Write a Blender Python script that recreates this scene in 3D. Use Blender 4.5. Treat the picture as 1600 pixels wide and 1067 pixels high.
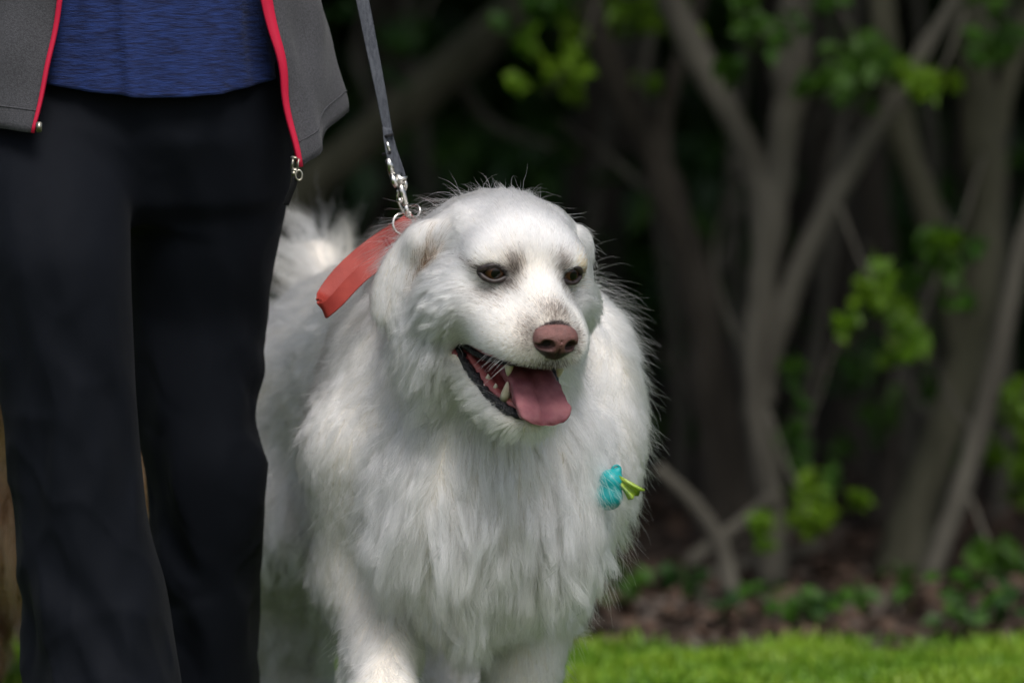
import bpy, bmesh, math, random
import numpy as np
from mathutils import Vector, Matrix, kdtree

for o in list(bpy.data.objects):
    bpy.data.objects.remove(o, do_unlink=True)
scene = bpy.context.scene
col = scene.collection
rng = np.random.default_rng(7)
random.seed(7)

# ------------------------------------------------------------------ camera
CAM = np.array([0.0, -10.0, 1.2])
FPX = 11500.0                       # focal length in pixels of the 1600 px wide photograph
PITCH = math.atan(663.5 / FPX)
cam_data = bpy.data.cameras.new('camera')
cam = bpy.data.objects.new('camera', cam_data)
col.objects.link(cam)
cam.location = CAM
cam.rotation_euler = (math.radians(90) - PITCH, 0, 0)
cam_data.sensor_width = 36.0
cam_data.lens = FPX / 1600 * 36.0
cam_data.clip_end = 400
cam_data.dof.use_dof = True
cam_data.dof.focus_distance = 9.84
cam_data.dof.aperture_fstop = 3.0
scene.camera = cam

# ------------------------------------------------------------------ light
SUN_EL, SUN_AZ = math.radians(58), math.radians(168)     # azimuth clockwise from +Y
world = bpy.data.worlds.new('World')
scene.world = world
world.use_nodes = True
wn = world.node_tree
sky = wn.nodes.new('ShaderNodeTexSky')
sky.sky_type = 'NISHITA'
sky.sun_disc = False
sky.sun_elevation = SUN_EL
sky.sun_rotation = SUN_AZ
sky.dust_density = 4.0
sky.air_density = 1.0
sky.ozone_density = 0.6
hsv = wn.nodes.new('ShaderNodeHueSaturation')          # thin overcast: a paler sky
hsv.inputs['Saturation'].default_value = .72
wn.links.new(sky.outputs[0], hsv.inputs['Color'])
wn.links.new(hsv.outputs[0], wn.nodes['Background'].inputs[0])
wn.nodes['Background'].inputs[1].default_value = 0.115
sun_data = bpy.data.lights.new('sun', 'SUN')
sun_data.energy = 2.1
sun_data.angle = math.radians(24)
sun_data.color = (1.0, 0.985, 0.965)
sun = bpy.data.objects.new('sun', sun_data)
col.objects.link(sun)
sd = Vector((math.sin(SUN_AZ) * math.cos(SUN_EL), math.cos(SUN_AZ) * math.cos(SUN_EL), math.sin(SUN_EL)))
sun.rotation_euler = sd.to_track_quat('Z', 'Y').to_euler()
sun.location = (3, -3, 8)
scene.view_settings.view_transform = 'Standard'
scene.view_settings.look = 'None'
scene.view_settings.exposure = 0.16
scene.view_settings.gamma = 1.0
scene.cycles.use_denoising = True
scene.cycles.use_adaptive_sampling = True
scene.cycles.adaptive_threshold = .01
scene.cycles.max_bounces = 11
scene.cycles.diffuse_bounces = 4
scene.cycles.glossy_bounces = 6
scene.cycles.transmission_bounces = 10
scene.cycles.transparent_max_bounces = 16
scene.cycles.caustics_reflective = False
scene.cycles.caustics_refractive = False
scene.cycles_curves.shape = 'RIBBONS'
scene.cycles_curves.subdivisions = 2

_cp, _sp = math.cos(PITCH), math.sin(PITCH)
FWD = np.array([0, _cp, -_sp]); UPV = np.array([0, _sp, _cp])

def P(px, py, Y=0.0):
    """world point on the vertical plane at depth Y seen at a pixel of the photograph"""
    d = FWD + (px - 800) / FPX * np.array([1.0, 0, 0]) - (py - 533.5) / FPX * UPV
    return CAM + d * ((Y - CAM[1]) / d[1])

def PG(px, py):
    """ground point seen at a pixel"""
    d = FWD + (px - 800) / FPX * np.array([1.0, 0, 0]) - (py - 533.5) / FPX * UPV
    return CAM + d * (-CAM[2] / d[2])

# ------------------------------------------------------------------ helpers
def link(o, parent=None):
    col.objects.link(o)
    if parent is not None:
        o.parent = parent
    return o

def empty(name, loc=(0, 0, 0)):
    o = bpy.data.objects.new(name, None)
    o.location = loc
    o.empty_display_size = 0.1
    return link(o)

def tag(o, label=None, cat=None, group=None, kind=None):
    if label: o['label'] = label
    if cat: o['category'] = cat
    if group: o['group'] = group
    if kind: o['kind'] = kind
    return o

def mesh_obj(name, verts, faces, mats, parent=None, smooth=True, midx=None):
    """faces: array (n,3|4) or list; verts world coords; moved into the parent's space"""
    me = bpy.data.meshes.new(name)
    verts = np.asarray(verts, dtype=np.float64)
    if parent is not None:
        verts = verts - np.array(parent_loc(parent))
    me.from_pydata(verts.tolist(), [], faces.tolist() if isinstance(faces, np.ndarray) else faces)
    if not isinstance(mats, (list, tuple)): mats = [mats]
    for m in mats: me.materials.append(m)
    if midx is not None: me.polygons.foreach_set('material_index', np.asarray(midx, dtype=np.int32))
    if smooth: me.polygons.foreach_set('use_smooth', np.ones(len(me.polygons), dtype=bool))
    me.update()
    o = bpy.data.objects.new(name, me)
    return link(o, parent)

def parent_loc(p):
    l = np.zeros(3)
    while p is not None:
        l = l + np.array(p.location); p = p.parent
    return l

def quad_mesh(name, V, mats, parent=None, midx=None):
    """V (n,4,3): loose quads, built fast"""
    n = len(V)
    V = np.asarray(V, dtype=np.float32)
    if parent is not None: V = V - parent_loc(parent).astype(np.float32)
    me = bpy.data.meshes.new(name)
    me.vertices.add(n * 4); me.loops.add(n * 4); me.polygons.add(n)
    me.vertices.foreach_set('co', V.reshape(-1))
    me.loops.foreach_set('vertex_index', np.arange(n * 4, dtype=np.int32))
    me.polygons.foreach_set('loop_start', np.arange(0, n * 4, 4, dtype=np.int32))
    if not isinstance(mats, (list, tuple)): mats = [mats]
    for m in mats: me.materials.append(m)
    if midx is not None: me.polygons.foreach_set('material_index', np.asarray(midx, dtype=np.int32))
    me.update(calc_edges=True)
    return link(bpy.data.objects.new(name, me), parent)

def nrm(a):
    a = np.asarray(a, dtype=float)
    return a / np.maximum(np.linalg.norm(a, axis=-1, keepdims=True), 1e-9)

_nd = nrm(rng.normal(size=(24, 3))); _np = rng.uniform(0, 6.28, 24); _nf = rng.uniform(0.6, 1.7, 24)
def noise(p, scale=1.0, seed=0):
    """smooth pseudo noise in about -1..1"""
    r = np.zeros(len(p))
    for i in range(6):
        k = (i + seed * 5) % 24
        r += np.sin(p @ _nd[k] * (_nf[k] * 6.28 / scale) + _np[(k + seed) % 24])
    return r / 3.2

def rot_to(z):
    z = nrm(z); a = np.array([0, 0, 1.0]) if abs(z[2]) < .9 else np.array([1.0, 0, 0])
    x = nrm(np.cross(a, z)); y = np.cross(z, x)
    return np.stack([x, y, z])          # rows: axes

def tube(pts, rad, n=8, flat=1.0, closed=False, caps=True):
    """swept tube -> verts, faces"""
    pts = np.asarray(pts, float); m = len(pts)
    rad = np.broadcast_to(np.asarray(rad, float), (m,))
    if closed: T = np.roll(pts, -1, 0) - np.roll(pts, 1, 0)
    else: T = np.gradient(pts, axis=0)
    T = nrm(T)
    up = np.array([0, 0, 1.0]) if abs(T[0][2]) < .9 else np.array([0, 1.0, 0])
    x = nrm(np.cross(up, T[0])); V = []
    for i in range(m):
        x = nrm(x - T[i] * (x @ T[i])); y = np.cross(T[i], x)
        a = np.arange(n) * 2 * math.pi / n
        V.append(pts[i] + rad[i] * (np.cos(a)[:, None] * x + flat * np.sin(a)[:, None] * y))
    V = np.concatenate(V); F = []
    for i in range(m if closed else m - 1):
        j = (i + 1) % m
        for k in range(n):
            l = (k + 1) % n
            F.append((i * n + k, i * n + l, j * n + l, j * n + k))
    if caps and not closed:
        F.append(tuple(range(n))[::-1]); F.append(tuple((m - 1) * n + k for k in range(n)))
    return V, F

def join(parts):
    V, F, o = [], [], 0
    for v, f in parts:
        V.append(np.asarray(v)); F += [tuple(i + o for i in q) for q in f]; o += len(v)
    return np.concatenate(V), F

def spline(pts, n):
    """Catmull-Rom through control rows (any columns)"""
    p = np.asarray(pts, float); m = len(p)
    q = np.concatenate([[2 * p[0] - p[1]], p, [2 * p[-1] - p[-2]]])
    t = np.linspace(0, m - 1 - 1e-6, n); i = t.astype(int); f = (t - i)[:, None]
    a, b, c, d = q[i], q[i + 1], q[i + 2], q[i + 3]
    return .5 * (2 * b + (c - a) * f + (2 * a - 5 * b + 4 * c - d) * f ** 2 + (3 * b - a - 3 * c + d) * f ** 3)

# ------------------------------------------------------------------ implicit surfaces
class Field:
    """smooth union / cut of simple solids, polygonised by surface nets"""
    def __init__(self): self.items = []
    def add(self, fn, lo, hi, k=.02, op='+', g=''):
        self.items.append((fn, np.asarray(lo, float), np.asarray(hi, float), k, op, g)); return self
    def ell(self, c, r, R=None, k=.02, op='+', g=''):
        c = np.asarray(c, float); r = np.asarray(r, float) * np.ones(3)
        R = np.eye(3) if R is None else np.asarray(R)      # rows: local axes
        def fn(p):
            q = (p - c) @ R.T
            k0 = np.linalg.norm(q / r, axis=-1); k1 = np.linalg.norm(q / r ** 2, axis=-1)
            return k0 * (k0 - 1) / np.maximum(k1, 1e-6)
        e = np.abs(R.T) @ r
        return self.add(fn, c - e, c + e, k, op, g)
    def cap(self, a, b, ra, rb, k=.02, op='+', g='', sc=None):
        a = np.asarray(a, float); b = np.asarray(b, float); ba = b - a; L = ba @ ba
        def fn(p):
            q = p - a
            h = np.clip(q @ ba / L, 0, 1)
            return np.linalg.norm(q - h[..., None] * ba, axis=-1) - (ra + (rb - ra) * h)
        m = max(ra, rb)
        return self.add(fn, np.minimum(a, b) - m, np.maximum(a, b) + m, k, op, g)
    def chain(self, pts, k=.02, op='+', g=''):
        for i in range(len(pts) - 1):
            self.cap(pts[i][0], pts[i + 1][0], pts[i][1], pts[i + 1][1], k, op, g)
        return self
    @staticmethod
    def comb(F, d, k, op):
        if op == '-':
            d = -d; h = np.clip(.5 - .5 * (d - F) / k * -1 * -1, 0, 1)
            h = np.clip(.5 + .5 * (d - F) / k, 0, 1)
            return F + (d - F) * h + k * h * (1 - h)
        h = np.clip(.5 + .5 * (F - d) / k, 0, 1)
        return F + (d - F) * h - k * h * (1 - h)
    def eval(self, p, group=None):
        F = np.full(p.shape[:-1], .5)
        for fn, lo, hi, k, op, g in self.items:
            if group is not None and (g != group or op == '-'): continue
            F = self.comb(F, fn(p), k, op)
        return F
    def grid(self, xs, ys, zs, m=.05):
        F = np.full((len(xs), len(ys), len(zs)), .5, np.float64)
        for fn, lo, hi, k, op, g in self.items:
            s = []
            for ax, c in enumerate((xs, ys, zs)):
                a = max(np.searchsorted(c, lo[ax] - m - k) - 1, 0); b = min(np.searchsorted(c, hi[ax] + m + k) + 1, len(c))
                s.append(slice(a, b))
            X = np.stack(np.meshgrid(xs[s[0]], ys[s[1]], zs[s[2]], indexing='ij'), -1)
            if X.size == 0: continue
            F[tuple(s)] = self.comb(F[tuple(s)], fn(X), k, op)
        return F

def surface_nets(F, xs, ys, zs):
    S = F < 0
    nx, ny, nz = F.shape
    cnt = np.zeros((nx - 1, ny - 1, nz - 1), np.int8)
    for i in (0, 1):
        for j in (0, 1):
            for k in (0, 1):
                cnt += S[i:nx - 1 + i, j:ny - 1 + j, k:nz - 1 + k]
    act = (cnt > 0) & (cnt < 8)
    idx = np.argwhere(act)
    vid = np.full(act.shape, -1, np.int64); vid[act] = np.arange(len(idx))
    acc = np.zeros((len(idx), 3)); num = np.zeros(len(idx))
    corners = [(i, j, k) for i in (0, 1) for j in (0, 1) for k in (0, 1)]
    val = {c: F[idx[:, 0] + c[0], idx[:, 1] + c[1], idx[:, 2] + c[2]] for c in corners}
    for a in corners:
        for ax in range(3):
            if a[ax]: continue
            b = list(a); b[ax] = 1; b = tuple(b)
            fa, fb = val[a], val[b]
            cr = (fa < 0) != (fb < 0)
            t = np.where(cr, fa / np.where(cr, fa - fb, 1), 0)
            pt = np.tile(np.array(a, float), (len(idx), 1)); pt[:, ax] = t
            acc[cr] += pt[cr]; num[cr] += 1
    f = acc / num[:, None]
    V = np.empty((len(idx), 3))
    for ax, c in enumerate((xs, ys, zs)):
        V[:, ax] = c[idx[:, ax]] + f[:, ax] * (c[idx[:, ax] + 1] - c[idx[:, ax]])
    Q = []
    for ax in range(3):
        u, v = (ax + 1) % 3, (ax + 2) % 3
        sl0 = [slice(1, n - 1) for n in F.shape]; sl1 = list(sl0)
        sl0[ax] = slice(0, F.shape[ax] - 1); sl1[ax] = slice(1, F.shape[ax])
        A, B = S[tuple(sl0)], S[tuple(sl1)]
        e = np.argwhere(A != B)
        if not len(e): continue
        off = np.ones(3, int); off[ax] = 0
        base = e + off
        flip = A[tuple(e.T)]
        def vv(du, dv):
            q = base.copy(); q[:, u] -= du; q[:, v] -= dv
            return vid[tuple(q.T)]
        q = np.stack([vv(1, 1), vv(0, 1), vv(0, 0), vv(1, 0)], 1)
        q[~flip] = q[~flip][:, ::-1]
        Q.append(q)
    return V, np.concatenate(Q)

def axis_grid(lo, hi, coarse, fine=None):
    """coordinates from lo to hi, with fine=(a,b,h) ranges packed denser"""
    c = [lo]; x = lo
    while x < hi:
        h = coarse
        for a, b, hh in (fine or []):
            if a <= x < b: h = min(h, hh)
            elif x < a and x + h > a and a - x > 1e-6: h = min(h, max(a - x, hh))
        x += h; c.append(x)
    return np.array(c)

class GridField:
    """trilinear lookup of a sampled field on a rectilinear grid"""
    def __init__(self, F, xs, ys, zs): self.F = F.astype(np.float32); self.ax = (xs, ys, zs)
    def __call__(self, p):
        I, T = [], []
        for a in range(3):
            c = self.ax[a]
            i = np.clip(np.searchsorted(c, p[:, a]) - 1, 0, len(c) - 2)
            I.append(i); T.append(np.clip((p[:, a] - c[i]) / (c[i + 1] - c[i]), 0, 1))
        r = 0
        for dx in (0, 1):
            for dy in (0, 1):
                for dz in (0, 1):
                    w = (T[0] if dx else 1 - T[0]) * (T[1] if dy else 1 - T[1]) * (T[2] if dz else 1 - T[2])
                    r = r + w * self.F[I[0] + dx, I[1] + dy, I[2] + dz]
        return r
    def grad(self, p, h=.006):
        g = np.empty_like(p)
        for a in range(3):
            e = np.zeros(3); e[a] = h
            g[:, a] = self(p + e) - self(p - e)
        return nrm(g)

# ------------------------------------------------------------------ materials
def mat(name, color, rough=.6, spec=.3, **kw):
    m = bpy.data.materials.new(name); m.use_nodes = True
    b = m.node_tree.nodes['Principled BSDF']
    b.inputs['Base Color'].default_value = (*color, 1)
    b.inputs['Roughness'].default_value = rough
    b.inputs['Specular IOR Level'].default_value = spec
    for k, v in kw.items(): b.inputs[k.replace('_', ' ')].default_value = v
    return m

def noise_mat(name, c1, c2, scale=8, rough=.7, stretch=(1, 1, 1), detail=4, bump=0, bscale=None, spec=.3, lo=.35, hi=.65, **kw):
    m = mat(name, c1, rough, spec, **kw)
    nt = m.node_tree; N = nt.nodes; L = nt.links; b = N['Principled BSDF']
    tc = N.new('ShaderNodeTexCoord'); mp = N.new('ShaderNodeMapping'); mp.inputs['Scale'].default_value = stretch
    L.new(tc.outputs['Object'], mp.inputs[0])
    nz = N.new('ShaderNodeTexNoise'); nz.inputs['Scale'].default_value = scale; nz.inputs['Detail'].default_value = detail
    L.new(mp.outputs[0], nz.inputs['Vector'])
    r = N.new('ShaderNodeValToRGB'); r.color_ramp.elements[0].position = lo; r.color_ramp.elements[1].position = hi
    r.color_ramp.elements[0].color = (*c1, 1); r.color_ramp.elements[1].color = (*c2, 1)
    L.new(nz.outputs[0], r.inputs[0]); L.new(r.outputs[0], b.inputs['Base Color'])
    if bump:
        n2 = N.new('ShaderNodeTexNoise'); n2.inputs['Scale'].default_value = bscale or scale * 3; n2.inputs['Detail'].default_value = 3
        L.new(mp.outputs[0], n2.inputs['Vector'])
        bp = N.new('ShaderNodeBump'); bp.inputs['Strength'].default_value = bump; bp.inputs['Distance'].default_value = .004
        L.new(n2.outputs[0], bp.inputs['Height']); L.new(bp.outputs[0], b.inputs['Normal'])
    return m

# ================================================================== the place: lawn, leaf litter, wood
YE = PG(1200, 1026)[1]                      # where the mown lawn ends
def leaf_quads(c, d, n_, L, Wd, bend=.15):
    """c centres, d directions, n_ face normals -> two-quad leaves folded along the rib, as (2N,4,3)"""
    d = nrm(d); s = nrm(np.cross(n_, d)); n2 = np.cross(d, s)
    L = np.asarray(L)[:, None]; Wd = np.asarray(Wd)[:, None]
    a = c - d * L * .5; b = c + d * L * .5 - n2 * L * bend
    l = c + s * Wd * .5 + n2 * Wd * .15; r = c - s * Wd * .5 + n2 * Wd * .15
    m = c
    q1 = np.stack([a, m + d * L * .02, b, l], 1); q2 = np.stack([a, r, b, m + d * L * .02], 1)
    return np.concatenate([q1, q2])

def leaf_mat(name, c1, c2, trans=.35, rough=.45, scale=6):
    m = noise_mat(name, c1, c2, scale, rough, detail=2, spec=.4)
    nt = m.node_tree; N = nt.nodes; L = nt.links; b = N['Principled BSDF']
    tr = N.new('ShaderNodeBsdfTranslucent'); mx = N.new('ShaderNodeMixShader'); mx.inputs[0].default_value = trans
    srcs = b.inputs['Base Color'].links[0].from_socket
    L.new(srcs, tr.inputs['Color']); L.new(b.outputs[0], mx.inputs[1]); L.new(tr.outputs[0], mx.inputs[2]); L.new(mx.outputs[0], N['Material Output'].inputs['Surface'])
    return m

# --- ground: one sheet to the horizon, lawn in front, bare woodland soil behind
soil = noise_mat('woodland_soil', (.020, .014, .010), (.055, .036, .026), 9, .95, bump=.6, bscale=60)
turf = noise_mat('lawn_soil', (.030, .050, .012), (.055, .085, .020), 14, .95, bump=.5, bscale=90)
def sheet(name, x0, x1, y0, y1, nx, ny, fz, m):
    X, Y = np.meshgrid(np.linspace(x0, x1, nx), np.linspace(y0, y1, ny), indexing='ij')
    V = np.stack([X, Y, fz(X, Y)], -1).reshape(-1, 3)
    F = [(i * ny + j, (i + 1) * ny + j, (i + 1) * ny + j + 1, i * ny + j + 1) for i in range(nx - 1) for j in range(ny - 1)]
    return tag(mesh_obj(name, V, F, m), kind='structure')
def gz_(X, Y): return -.012 + .03 * np.clip((Y - YE) / .5, 0, 1) * (np.sin(X * 7 + Y * 3) * .5 + np.sin(X * 3.1 - Y * 5) * .5 + .3)
sheet('ground', -60, 60, -60, 120, 3, 3, lambda X, Y: X * 0 - .05, soil)
sheet('woodland_floor', -9, 9, YE - .2, 22, 120, 130, gz_, soil)
sheet('lawn', -30, 30, -30, YE, 3, 3, lambda X, Y: X * 0 + .001, turf)
# --- grass blades
def blades(n, x0, x1, y0, y1, h0, h1, edge=False):
    c = np.stack([rng.uniform(x0, x1, n), rng.uniform(y0, y1, n), np.zeros(n)], 1)
    patch = .5 + .5 * noise(c * np.array([1, 1, 0]), .35, 2)
    c[:, 1] += np.where(c[:, 1] > YE - .15, .07 * noise(c * np.array([1, 0, 0]), .3, 4), 0)
    h = rng.uniform(h0, h1, n) * (.65 + .6 * patch); a = rng.uniform(0, 6.28, n); w = rng.uniform(.0022, .0042, n)
    dx = np.stack([np.cos(a), np.sin(a), 0 * a], 1); ln_ = np.stack([-np.sin(a), np.cos(a), 0 * a], 1) * (h * rng.uniform(.1, .7, n))[:, None]
    up_ = np.array([0, 0, 1.0])
    b0 = c - dx * w[:, None]; b1 = c + dx * w[:, None]
    m0 = c + up_ * (h * .55)[:, None] + ln_ * .35; t_ = c + up_ * h[:, None] + ln_
    q1 = np.stack([b0, b1, m0 + dx * (w * .8)[:, None], m0 - dx * (w * .8)[:, None]], 1)
    q2 = np.stack([m0 - dx * (w * .8)[:, None], m0 + dx * (w * .8)[:, None], t_ + dx * .0004, t_ - dx * .0004], 1)
    return np.concatenate([q1, q2]), np.tile(np.clip((patch + rng.normal(0, .25, n)) * 3, 0, 2).astype(int), 2)
gm = [leaf_mat('grass_dark', (.11, .25, .014), (.15, .30, .020), .4), leaf_mat('grass_mid', (.17, .34, .018), (.22, .39, .028), .4), leaf_mat('grass_light', (.26, .42, .03), (.32, .46, .05), .4)]
b1_, i1_ = blades(110000, -1.9, 1.9, .9, YE + .03, .012, .030)
b2_, i2_ = blades(60000, -4, 4, -2.2, .9, .014, .032)
b3_, i3_ = blades(5000, -1.9, 1.9, YE - .05, YE + .10, .015, .045)
tag(quad_mesh('grass', np.concatenate([b1_, b2_, b3_]), gm, midx=np.concatenate([i1_, i2_, i3_])), 'short bright green mown grass of the lawn', 'grass', kind='stuff')
# --- fallen leaves
def scatter_litter(n, x0, x1, y0, y1):
    c = np.stack([rng.uniform(x0, x1, n), y0 + (y1 - y0) * rng.random(n) ** 1.4, np.zeros(n)], 1); c[:, 2] = gz_(c[:, 0], c[:, 1]) + rng.uniform(.006, .03, n)
    nn_ = nrm(np.stack([rng.normal(0, .45, n), rng.normal(0, .45, n), np.ones(n)], 1)); d = nrm(np.cross(nn_, rng.normal(size=(n, 3))))
    L = .018 + .045 * rng.random(n) ** 2; return leaf_quads(c, d, nn_, L, L * rng.uniform(.35, .8, n), .25)
lm = [noise_mat('dead_leaf_brown', (.045, .028, .018), (.080, .050, .034), 20, .8), noise_mat('dead_leaf_russet', (.062, .038, .026), (.098, .060, .043), 20, .8), noise_mat('dead_leaf_grey', (.060, .048, .040), (.10, .080, .066), 20, .85)]
LQ = scatter_litter(20000, -3.0, 3.0, YE - .03, YE + 3.2)
mi = np.tile(rng.integers(0, 3, len(LQ) // 2), 2)
tag(quad_mesh('leaf_litter', LQ, lm, midx=mi), 'brown and russet fallen leaves along the edge of the lawn', 'leaves', kind='stuff')

# --- trees
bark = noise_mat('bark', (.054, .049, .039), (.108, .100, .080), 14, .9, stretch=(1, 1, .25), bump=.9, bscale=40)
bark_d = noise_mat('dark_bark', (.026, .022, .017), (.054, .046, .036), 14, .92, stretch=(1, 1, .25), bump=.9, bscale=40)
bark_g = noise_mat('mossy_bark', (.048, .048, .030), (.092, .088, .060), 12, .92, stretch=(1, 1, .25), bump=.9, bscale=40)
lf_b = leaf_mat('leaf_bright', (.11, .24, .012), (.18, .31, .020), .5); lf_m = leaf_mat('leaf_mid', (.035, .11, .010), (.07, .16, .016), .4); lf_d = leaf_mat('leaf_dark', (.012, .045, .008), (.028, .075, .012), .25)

def stem_geo(rows, Y, n=40):
    """rows: (px, py, width px[, dY]) along a stem as seen; returns points and radii"""
    k = (10 + Y) / 10.0 / 1150
    r = spline([(*P(a[0], a[1], Y + (a[3] if len(a) > 3 else 0)), a[2] * k / 2) for a in rows], n)
    return r[:, :3], np.maximum(r[:, 3], .004)
def add_stem(parent, rows, Y, m, name='stem', n=44):
    p, r = stem_geo(rows, Y, n)
    r = r * (1 + .10 * noise(p, .25, 2) + .05 * noise(p, .08, 1))
    p = p + np.stack([noise(p, .5, 3), noise(p, .5, 4), 0 * r], 1) * (.010)
    v, f = tube(p, r, 12)
    v = v + noise(v, .06, 5)[:, None] * .15 * np.repeat(r, 12)[:, None] * nrm(v - np.repeat(p, 12, 0))
    return mesh_obj(name, v, f, m, parent)
def crown_quads(n, c, rad_, L0=.06, L1=.11, clumps=60):
    cc = nrm(rng.normal(size=(clumps, 3))) * rng.random((clumps, 1)) ** .4 * rad_ + c
    k = rng.integers(0, clumps, n); ce = cc[k] + rng.normal(size=(n, 3)) * np.mean(rad_) * .17
    nn_ = nrm(rng.normal(size=(n, 3)) + np.array([0, 0, 1.0])); d = nrm(np.cross(nn_, rng.normal(size=(n, 3))) - np.array([0, 0, .3]))
    L = rng.uniform(L0, L1, n); return leaf_quads(ce, d, nn_, L, L * .6)
def spray(px, py, Y, rx, ry, n, L0=.035, L1=.065):
    """a loose cluster of leaves seen at a pixel"""
    k = (10 + Y) / 10 / 1150; c = P(px, py, Y)
    out = []
    for j in range(5):
        o_ = rng.normal(0, 1, 3) * np.array([rx * k * 1.1, .12, ry * k * 1.1]) * (j > 0)
        m = max(6, int(n * (.9 if j == 0 else .30)))
        out.append(crown_quads(m, c + o_, np.array([rx * k * .8, .12, ry * k * .8]) * (1 if j == 0 else .55), L0 * .6, L1 * .8, max(3, m // 5)))
    h = [len(o) // 2 for o in out]
    return np.concatenate([o[:m_] for o, m_ in zip(out, h)] + [o[m_:] for o, m_ in zip(out, h)])

TREE_LIST = []
def make_tree(label, base, Y, stems, m, crown=None, sprays=(), ups=1.9):
    T_ = tag(empty('tree', (P(base[0], base[1], Y)[0], Y, 0)), label, 'tree', 'trees at the edge of the lawn')
    for rows in stems:
        rows = list(rows)
        if rows[0][1] <= 12:                              # leave the picture: carry the stem up into the crown
            a, b = rows[0], rows[1]; s_ = (a[0] - b[0]) / (a[1] - b[1] - 1e-6)
            ext = [(a[0] + s_ * -400 + 20, a[1] - 420, a[2] * .8), (a[0] + s_ * -900, a[1] - 1000, a[2] * .55), (a[0] + s_ * -1300, a[1] - 1700, a[2] * .25)]
            rows = ext[::-1] + rows
        add_stem(T_, rows, Y, m)
    if crown:
        cx, cz, r, n = crown
        c = np.array([P(cx, 500, Y)[0], Y + .3, cz])
        quad_mesh('crown', crown_quads(n, c, np.array(r)), [lf_m, lf_d, lf_b], T_, midx=np.tile(rng.choice([0, 0, 1, 2], n), 2))
    for i, (sp, mm) in enumerate(sprays):
        c_ = P(sp[0], sp[1], sp[2]); k_ = (10 + sp[2]) / 11500; h_ = sp[4] * k_
        tag(quad_mesh('leaf_spray', spray(*sp), mm, T_), kind='stuff')
        v, f = tube(spline([c_ + np.array([.07 * (-1) ** i, .1, h_ * 1.4 + .08]), c_ + np.array([.03 * (-1) ** i, .04, h_ * .9]), c_, c_ + np.array([-.04, -.02, -h_ * .8])], 14), np.linspace(.0045, .0015, 14), 6); mesh_obj('twig', v, f, bark, T_)
    TREE_LIST.append(T_)
    return T_
def gpy(Y): return -130 + 1.2 * 11500 / (10 + Y)   # pixel row where the ground lies at depth Y
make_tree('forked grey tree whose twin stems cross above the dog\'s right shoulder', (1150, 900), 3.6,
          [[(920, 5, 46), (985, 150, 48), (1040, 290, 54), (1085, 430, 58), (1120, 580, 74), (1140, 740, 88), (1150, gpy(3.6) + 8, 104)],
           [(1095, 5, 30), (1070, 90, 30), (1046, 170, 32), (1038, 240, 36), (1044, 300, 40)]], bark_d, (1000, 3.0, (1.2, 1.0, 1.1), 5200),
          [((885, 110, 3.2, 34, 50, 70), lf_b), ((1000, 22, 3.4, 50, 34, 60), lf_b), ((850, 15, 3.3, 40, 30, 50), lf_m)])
make_tree('pale multi-stem tree with two stems meeting in a narrow fork', (1200, 900), 3.2,
          [[(1055, 5, 46), (1120, 140, 46), (1180, 270, 48), (1200, 340, 54), (1196, 470, 48), (1190, 620, 46), (1204, 780, 48), (1206, gpy(3.2) + 6, 56)],
           [(1246, 5, 58), (1232, 140, 56), (1216, 260, 52), (1204, 350, 46)],
           [(1482, 5, 26), (1430, 92, 32), (1385, 165, 36), (1330, 255, 40), (1275, 370, 42), (1240, 455, 42), (1212, 545, 40), (1200, 640, 36)]], bark, (1220, 3.1, (1.3, 1.0, 1.1), 6000),
          [((1205, 45, 3.0, 60, 36, 70), lf_m), ((1350, 80, 3.1, 70, 50, 90), lf_m), ((1450, 125, 2.95, 28, 24, 36), lf_b), ((1375, 455, 3.0, 48, 46, 80), lf_b), ((1420, 525, 3.1, 44, 40, 60), lf_b), ((1262, 790, 3.0, 34, 56, 80), lf_b), ((1250, 690, 3.2, 24, 60, 40), lf_m)])
make_tree('leaning brown tree with a thick stem bending towards the lawn', (1420, 880), 3.4,
          [[(1512, 5, 64), (1522, 150, 64), (1532, 300, 66), (1524, 450, 66), (1500, 600, 66), (1455, 730, 68), (1420, 830, 72), (1405, gpy(3.4) + 8, 84)],
           [(1612, -4, 34), (1580, 90, 36), (1552, 180, 38), (1534, 270, 40), (1530, 340, 40)],
           [(1385, 5, 40), (1400, 170, 44), (1438, 320, 48), (1476, 440, 50), (1500, 560, 48)]], bark_g, (1500, 3.1, (1.3, 1.0, 1.1), 6000),
          [((1480, 400, 3.2, 40, 60, 60), lf_m), ((1560, 60, 3.2, 60, 50, 60), lf_m), ((1500, 700, 3.5, 40, 60, 40), lf_m)])
make_tree('slim tree slanting up out of the picture beside the thick leaning one', (1450, 910), 3.0,
          [[(1668, 5, 26), (1630, 280, 30), (1596, 420, 32), (1562, 600, 34), (1510, 760, 36), (1462, 880, 38), (1446, gpy(3.0) + 4, 44)]], bark, (1640, 3.0, (1.0, .9, .9), 3500),
          [((1594, 640, 3.2, 26, 70, 60), lf_b), ((1575, 890, 2.9, 36, 40, 60), lf_m), ((1600, 740, 3.3, 30, 50, 50), lf_b)])
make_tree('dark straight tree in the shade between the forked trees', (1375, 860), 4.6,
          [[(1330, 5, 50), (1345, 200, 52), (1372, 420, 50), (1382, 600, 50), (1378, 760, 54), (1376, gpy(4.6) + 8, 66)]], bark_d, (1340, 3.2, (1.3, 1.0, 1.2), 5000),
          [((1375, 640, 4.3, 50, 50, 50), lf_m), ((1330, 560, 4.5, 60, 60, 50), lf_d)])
make_tree('thin sapling stem rising behind the pale forked tree', (1250, 880), 4.2,
          [[(1330, 5, 16), (1310, 200, 18), (1288, 420, 22), (1262, 600, 24), (1248, 740, 26), (1244, gpy(4.2) + 6, 30)]], bark, (1300, 2.8, (.8, .8, .8), 2500))
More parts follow.
